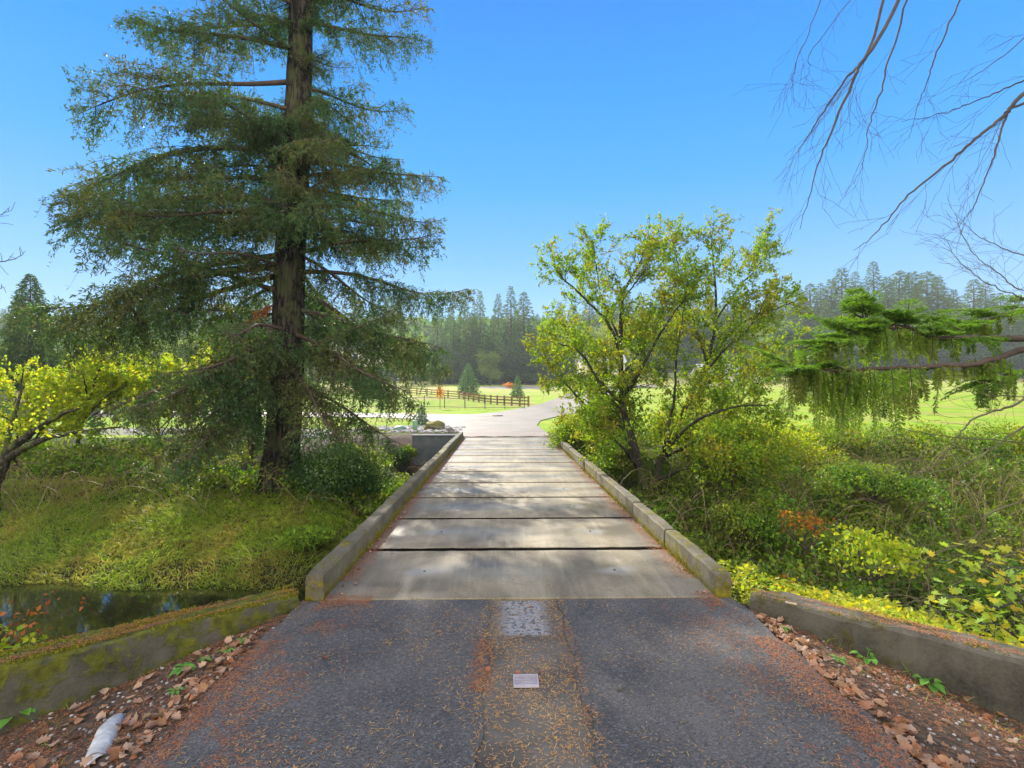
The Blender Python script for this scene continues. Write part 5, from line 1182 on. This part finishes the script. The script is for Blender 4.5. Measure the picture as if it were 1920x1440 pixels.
Lb = [([top(.95), W(1800, -150, 5.4), W(1645, 75, Yb), W(1600, 150, Yb), W(1560, 245, Yb), W(1530, 320, Yb), W(1500, 430, Yb)], .045, .004),
      ([top(.95), W(1720, -120, 5.8), W(1632, 90, 5.6), W(1585, 150, 5.6), W(1540, 215, 5.6), W(1505, 270, 5.7), W(1480, 300, 5.7)], .035, .003),
      ([top(.95), W(1760, -100, 6.0), W(1678, 80, 6.0), W(1652, 170, 6.0), W(1630, 235, 6), W(1620, 300, 6), W(1600, 345, 6)], .025, .003),
      ([top(.9), W(1850, -60, 6.0), W(1765, 80, 6.0), W(1740, 150, 6), W(1720, 200, 6), W(1705, 260, 6)], .022, .003),
      ([top(.85), W(2050, 60, 5.2), W(1920, 175, 5.0), W(1885, 215, 5), W(1835, 255, 5), W(1770, 312, 5), W(1700, 370, 5), W(1640, 440, 5), W(1600, 470, 5)], .045, .003),
      ([top(.8), W(2040, 130, 5.2), W(1900, 200, 5.0), W(1884, 222, 5.0), W(1868, 275, 4.9), W(1850, 330, 4.9), W(1820, 395, 4.9), W(1790, 430, 4.9)], .028, .003),
      ([top(.85), W(2040, 90, 5.6), W(1920, 150, 5.6), W(1840, 185, 5.6), W(1760, 215, 5.6), W(1690, 228, 5.6)], .022, .003),
      ([top(.85), W(2000, 0, 6), W(1900, 90, 6), W(1830, 140, 6), W(1790, 160, 6)], .016, .002),
      ([top(.95), W(1620, -100, 6.4), W(1508, 80, 6.2), W(1490, 135, 6.2), W(1475, 165, 6.2)], .014, .002),
      ([top(.95), W(1700, -100, 6.4), W(1533, 80, 6.2), W(1518, 130, 6.2), W(1505, 165, 6.2)], .012, .002)]
limb_tree('bare_tree', 'leafless tree whose thin bare twigs hang into the blue sky at top right', tb, tk, Lb, M['greytwig'], None, .2, .30, .75, 1, -.12, start=.3, rs=.62, fwd=1.1, gnarl=.10)
# arching bare limbs at the lower right
tb2 = np.array((6.9, 6.2, -1.2)); tk2 = [tb2, tb2+(0, 0, 1.5), tb2+(-.1, 0, 3), tb2+(-.2, 0, 4.6)]
def t2(f): return crom(tk2, 16)[int(f*15)]
L2 = [([t2(.5), W(1990, 720, 6), W(1900, 760, 5.8), W(1850, 775, 5.7), W(1810, 800, 5.6), W(1775, 850, 5.5), W(1740, 880, 5.5), W(1690, 900, 5.4)], .032, .005),
      ([t2(.4), W(1990, 790, 5.8), W(1920, 800, 5.6), W(1870, 835, 5.5), W(1810, 870, 5.4), W(1740, 885, 5.3), W(1640, 875, 5.3)], .028, .005),
      ([t2(.3), W(2000, 860, 5.6), W(1920, 935, 5.4), W(1850, 965, 5.3), W(1840, 995, 5.3), W(1800, 1020, 5.3), W(1700, 1060, 5.2), W(1640, 1065, 5.1)], .028, .005),
      ([t2(.2), W(2000, 1010, 5.3), W(1920, 1030, 5.1), W(1860, 1055, 5.0), W(1800, 1090, 4.9), W(1740, 1120, 4.9), W(1690, 1135, 4.9)], .026, .005),
      ([t2(.6), W(2000, 600, 6), W(1920, 560, 6), W(1850, 530, 6), W(1800, 490, 6), W(1775, 450, 6)], .02, .004),
      ([t2(.7), W(2000, 520, 6.2), W(1920, 545, 6), W(1870, 510, 6), W(1820, 470, 6), W(1790, 400, 6)], .02, .004),
      ([t2(.7), W(2000, 500, 6.2), W(1920, 480, 6), W(1870, 460, 6), W(1830, 440, 6), W(1790, 400, 6)], .018, .004),
      ([t2(.45), W(2000, 760, 6.4), W(1920, 745, 6.2), W(1840, 740, 6.2), W(1780, 720, 6.2), W(1750, 700, 6.2)], .018, .004),
      ([t2(.4), W(2000, 840, 6.6), W(1920, 830, 6.6), W(1800, 820, 6.5), W(1700, 805, 6.5), W(1640, 770, 6.5)], .02, .004)]
limb_tree('arching_tree', 'nearly bare tree at the right edge with olive arching limbs over the brambles', tb2, tk2, L2, simple('olive grey bark', (.10, .095, .045), .85, .3), None, .12, .21, .65, 1, .08, gnarl=.25, start=.25, rs=.55, fwd=.8)
# maple with big pale leaves
def maple_leaf(mb, p, s_, m=0):
    ang = np.array([0, 20, 42, 60, 85, 105, 130, 150, 180, 210, 230, 255, 275, 300, 318, 340])*np.pi/180; rad = np.array([1, .55, .9, .5, .85, .45, .6, .35, .25, .35, .6, .45, .85, .5, .9, .55])
    V = np.stack([np.cos(ang)*rad, np.sin(ang)*rad, .12*rad**2], -1)*s_*.55; V = np.vstack([V, [(0, 0, 0)]])
    Rm = np.array((Matrix.Rotation(random.uniform(0, 6.28), 3, 'Z') @ Matrix.Rotation(random.gauss(0, .45), 3, 'X') @ Matrix.Rotation(random.gauss(0, .45), 3, 'Y'))); V = V@Rm.T
    mb.mesh(V+np.asarray(p), None, [(16, i, (i+1) % 16) for i in range(16)], m, False)
b = np.array((6.4, 5.2, -1.6)); th = thing('vine_maple', 'maple with large pale yellow green leaves beyond the right wing wall', 'shrub', b)
wb = MB(); lb = MB()
for pts in [[b, W(1990, 1120, 5), W(1900, 1100, 4.9), W(1820, 1060, 4.9), W(1760, 1050, 4.9)], [b, W(1950, 1150, 4.7), W(1860, 1140, 4.7), W(1800, 1120, 4.7), W(1740, 1125, 4.7)], [b, W(1960, 1180, 4.5), W(1890, 1090, 4.6), W(1850, 1040, 4.8)], [b, W(1980, 1100, 4.5), W(1910, 1065, 4.5), W(1870, 1075, 4.5)], [b, W(1900, 1190, 4.6), W(1830, 1170, 4.6)]]:
    P = crom(pts, 26); wb.tube(P, np.linspace(.016, .004, 26), 5); shoots(wb, None, P, .012, .25, .35, 0, 0, 0, 0, 0, .4)
    for k in range(44):
        q = P[random.randrange(9, 26)]+rng.normal(size=3)*np.array((.13, .13, .08)); maple_leaf(lb, q, random.uniform(.07, .14))
wb.build('stems', M['greytwig'], th); lb.build('leaves', leafmat('maple leaves', [(.38, .50, .06), (.28, .45, .08), (.52, .50, .05), (.60, .38, .04)], .5), th)
# hemlock limb with drooping sprays at right
tb3 = np.array((10.6, 7.6, -1.0)); tk3 = [tb3, tb3+(0, 0, 3), tb3+(0, 0, 6), tb3+(0, 0, 10)]
hem = thing('hemlock_tree', 'conifer outside the right edge with mossy hanging sprays on two long limbs', 'tree', tb3); wb = MB(); wb.tube(crom(tk3, 12), np.linspace(.3, .12, 12), 14); wb.build('trunk', M['firbark'], hem)
def frond(mb, p, d, L, width, m, nodes=14, droop=.25, per=5, ll=.05, lw=.016, plane=None):
    """flat feathered spray: side twigs left and right of an axis, each set with small needle leaves"""
    d = nrmz(d); pl = np.array((0, 0, 1.)) if plane is None else plane; sd = nrmz(np.cross(d, pl)+rng.normal(size=3)*.1); t = np.linspace(0, 1, 6)[:, None]
    ax = p+d*t*L+np.array((0, 0, -droop*L))*t**2; mb.tube(ax, np.linspace(.006, .002, 6), 3, 0, False)
    u = (np.arange(nodes)+.5)/nodes; P, D = [], []
    for q in u:
        c = ax[0]+d*q*L+np.array((0, 0, -droop*L))*q*q
        for sg in (-1, 1):
            l = width*L*(1-q)**.7*random.uniform(.6, 1.1)+.02; e = nrmz(d*.75+sd*sg+np.array((0, 0, -.15)))
            w = np.linspace(.05, 1, per)[:, None]; P.append(c+e*w*l); D.append(nrmz(e+rng.normal(size=(per, 3))*.3))
    P = np.vstack(P); D = np.vstack(D); mb.leaves(P, D, ll*rng.uniform(.7, 1.3, len(P)), lw*rng.uniform(.7, 1.3, len(P)), m, np.tile(pl, (len(P), 1))+rng.normal(size=(len(P), 3))*.35, .1)
def hemlimb(pts, ra, ups, hangs, s0=.1):
    """ups: (count, length, u from, u to); hangs: list of (u from, u to, count, length)"""
    wb = MB(); P = crom(pts, 40); P[1:-1] += rng.normal(size=(38, 3))*.008; wb.tube(P, np.linspace(ra, .010, 40), 8, 0)
    T = nrmz(np.gradient(P, axis=0))
    for (n, l, a, b) in ups:
        for k in range(n):
            i = int(np.clip((a+(b-a)*random.random())*39, 0, 39)); sg = random.choice((-1, 1)); side = np.array((-T[i][1], T[i][0], 0))*sg
            d = nrmz(T[i]*random.uniform(.5, 1.2)+side*random.uniform(.3, 1.1)+np.array((0, 0, random.uniform(-.05, .55))))
            L = l*random.uniform(.6, 1.25); q = np.linspace(0, 1, 6)[:, None]; st = P[i]+d*q*L*.6+np.array((0, 0, -.06*L))*q**2; wb.tube(st, np.linspace(.009, .004, 6), 4, 0, False)
            frond(wb, st[-1], d+np.array((0, 0, -.1)), L*.7, .42, 2)
            for f_ in (2, 3, 4):
                for s2 in (-1, 1):
                    if random.random() < .75: frond(wb, st[f_], d+s2*np.array((-d[1], d[0], 0))*.9, L*.42, .42, 2, 9)
    for (a, b, n, l) in hangs:
        for k in range(n):
            i = int(np.clip((a+(b-a)*random.random())*39, 0, 39)); p = P[i]+rng.normal(size=3)*np.array((.05, .16, .02))
            an = random.uniform(0, 6.28); frond(wb, p, np.array((random.gauss(0, .1), random.gauss(0, .1), -1.)), l*random.uniform(.35, 1.15), .10, 1, int(16*l)+8, .0, 4, .06, .017, np.array((math.cos(an), math.sin(an), 0)))
    wb.build('branch', [M['twig'], M['lichen'], M['spray']], hem)
hemlimb([tb3+(0, 0, 3.2), W(2050, 640, 7.2), W(1920, 636, 7.0), W(1820, 634, 6.9), W(1740, 632, 6.8), W(1700, 612, 6.7), W(1640, 608, 6.7), W(1590, 580, 6.6)], .06, [(26, .55, .35, 1)], [(.4, .75, 18, .3), (.7, 1, 22, .42)])
hemlimb([tb3+(0, 0, 2.6), W(2050, 630, 6.6), W(1920, 655, 6.5), W(1840, 680, 6.4), W(1750, 688, 6.4), W(1650, 690, 6.4), W(1560, 694, 6.3), W(1480, 688, 6.3)], .055, [(7, .5, .7, 1)], [(.35, .6, 16, .28), (.62, .78, 24, .6), (.78, .9, 28, .8), (.9, 1, 18, .55)])
hemlimb([tb3+(0, 0, 2.8), W(2050, 560, 7.6), W(1930, 580, 7.4), W(1850, 600, 7.3), W(1800, 615, 7.3)], .035, [(14, .5, .4, 1)], [(.5, 1, 12, .3)])
hemlimb([W(1700, 612, 6.7), W(1640, 620, 6.5), W(1560, 640, 6.4), W(1500, 655, 6.3)], .02, [(13, .48, .2, 1)], [(.2, 1, 26, .42)])
hemlimb([W(1750, 688, 6.4), W(1700, 700, 6.8), W(1600, 712, 7.2), W(1520, 715, 7.4)], .02, [(2, .3, .2, 1)], [(.3, 1, 26, .6)])
hemlimb([tb3+(0, 0, 2.0), W(2050, 700, 7.6), W(1960, 690, 7.6), W(1890, 700, 7.5), W(1850, 720, 7.5)], .03, [(9, .5, .5, 1)], [(.5, 1, 18, .35)])
# a few bare twigs entering at the left edge
tb4 = np.array((-8.6, 6.5, -1.0)); tk4 = [tb4, tb4+(0, 0, 2.5), tb4+(0, 0, 5)]
def t4(f): return crom(tk4, 16)[int(f*15)]
limb_tree('bare_sapling', 'leafless sapling whose grey twigs enter at the left edge', tb4, tk4, [([t4(.9), W(-60, 500, 7), W(0, 490, 7), W(30, 485, 7), W(48, 470, 7)], .012, .002), ([t4(.9), W(-60, 430, 7), W(0, 402, 7), W(22, 395, 7)], .01, .002), ([t4(.8), W(-60, 600, 7), W(-5, 545, 7), W(10, 538, 7)], .01, .002), ([t4(.6), W(-60, 700, 7), W(0, 675, 7), W(55, 645, 7)], .012, .002)], M['greytwig'], None, .06, .25, .2, 0, 0)

# ------------------------------------------------------------------ haze
mb = MB(); mb.box((0, 300, 38), (900, 720, 85)); hz = mb.build('haze', None) if False else None
m, t, N, Lk = mk('haze air'); v = N('ShaderNodeVolumePrincipled'); v.inputs['Color'].default_value = (.88, .95, .96, 1); v.inputs['Density'].default_value = .0005; v.inputs['Anisotropy'].default_value = .15
o_ = N('ShaderNodeOutputMaterial'); Lk(v.outputs[0], o_.inputs['Volume'])
hz = mb.build('haze', m); props(hz, 'thin pale autumn haze over the far trees', 'haze', kind='stuff')
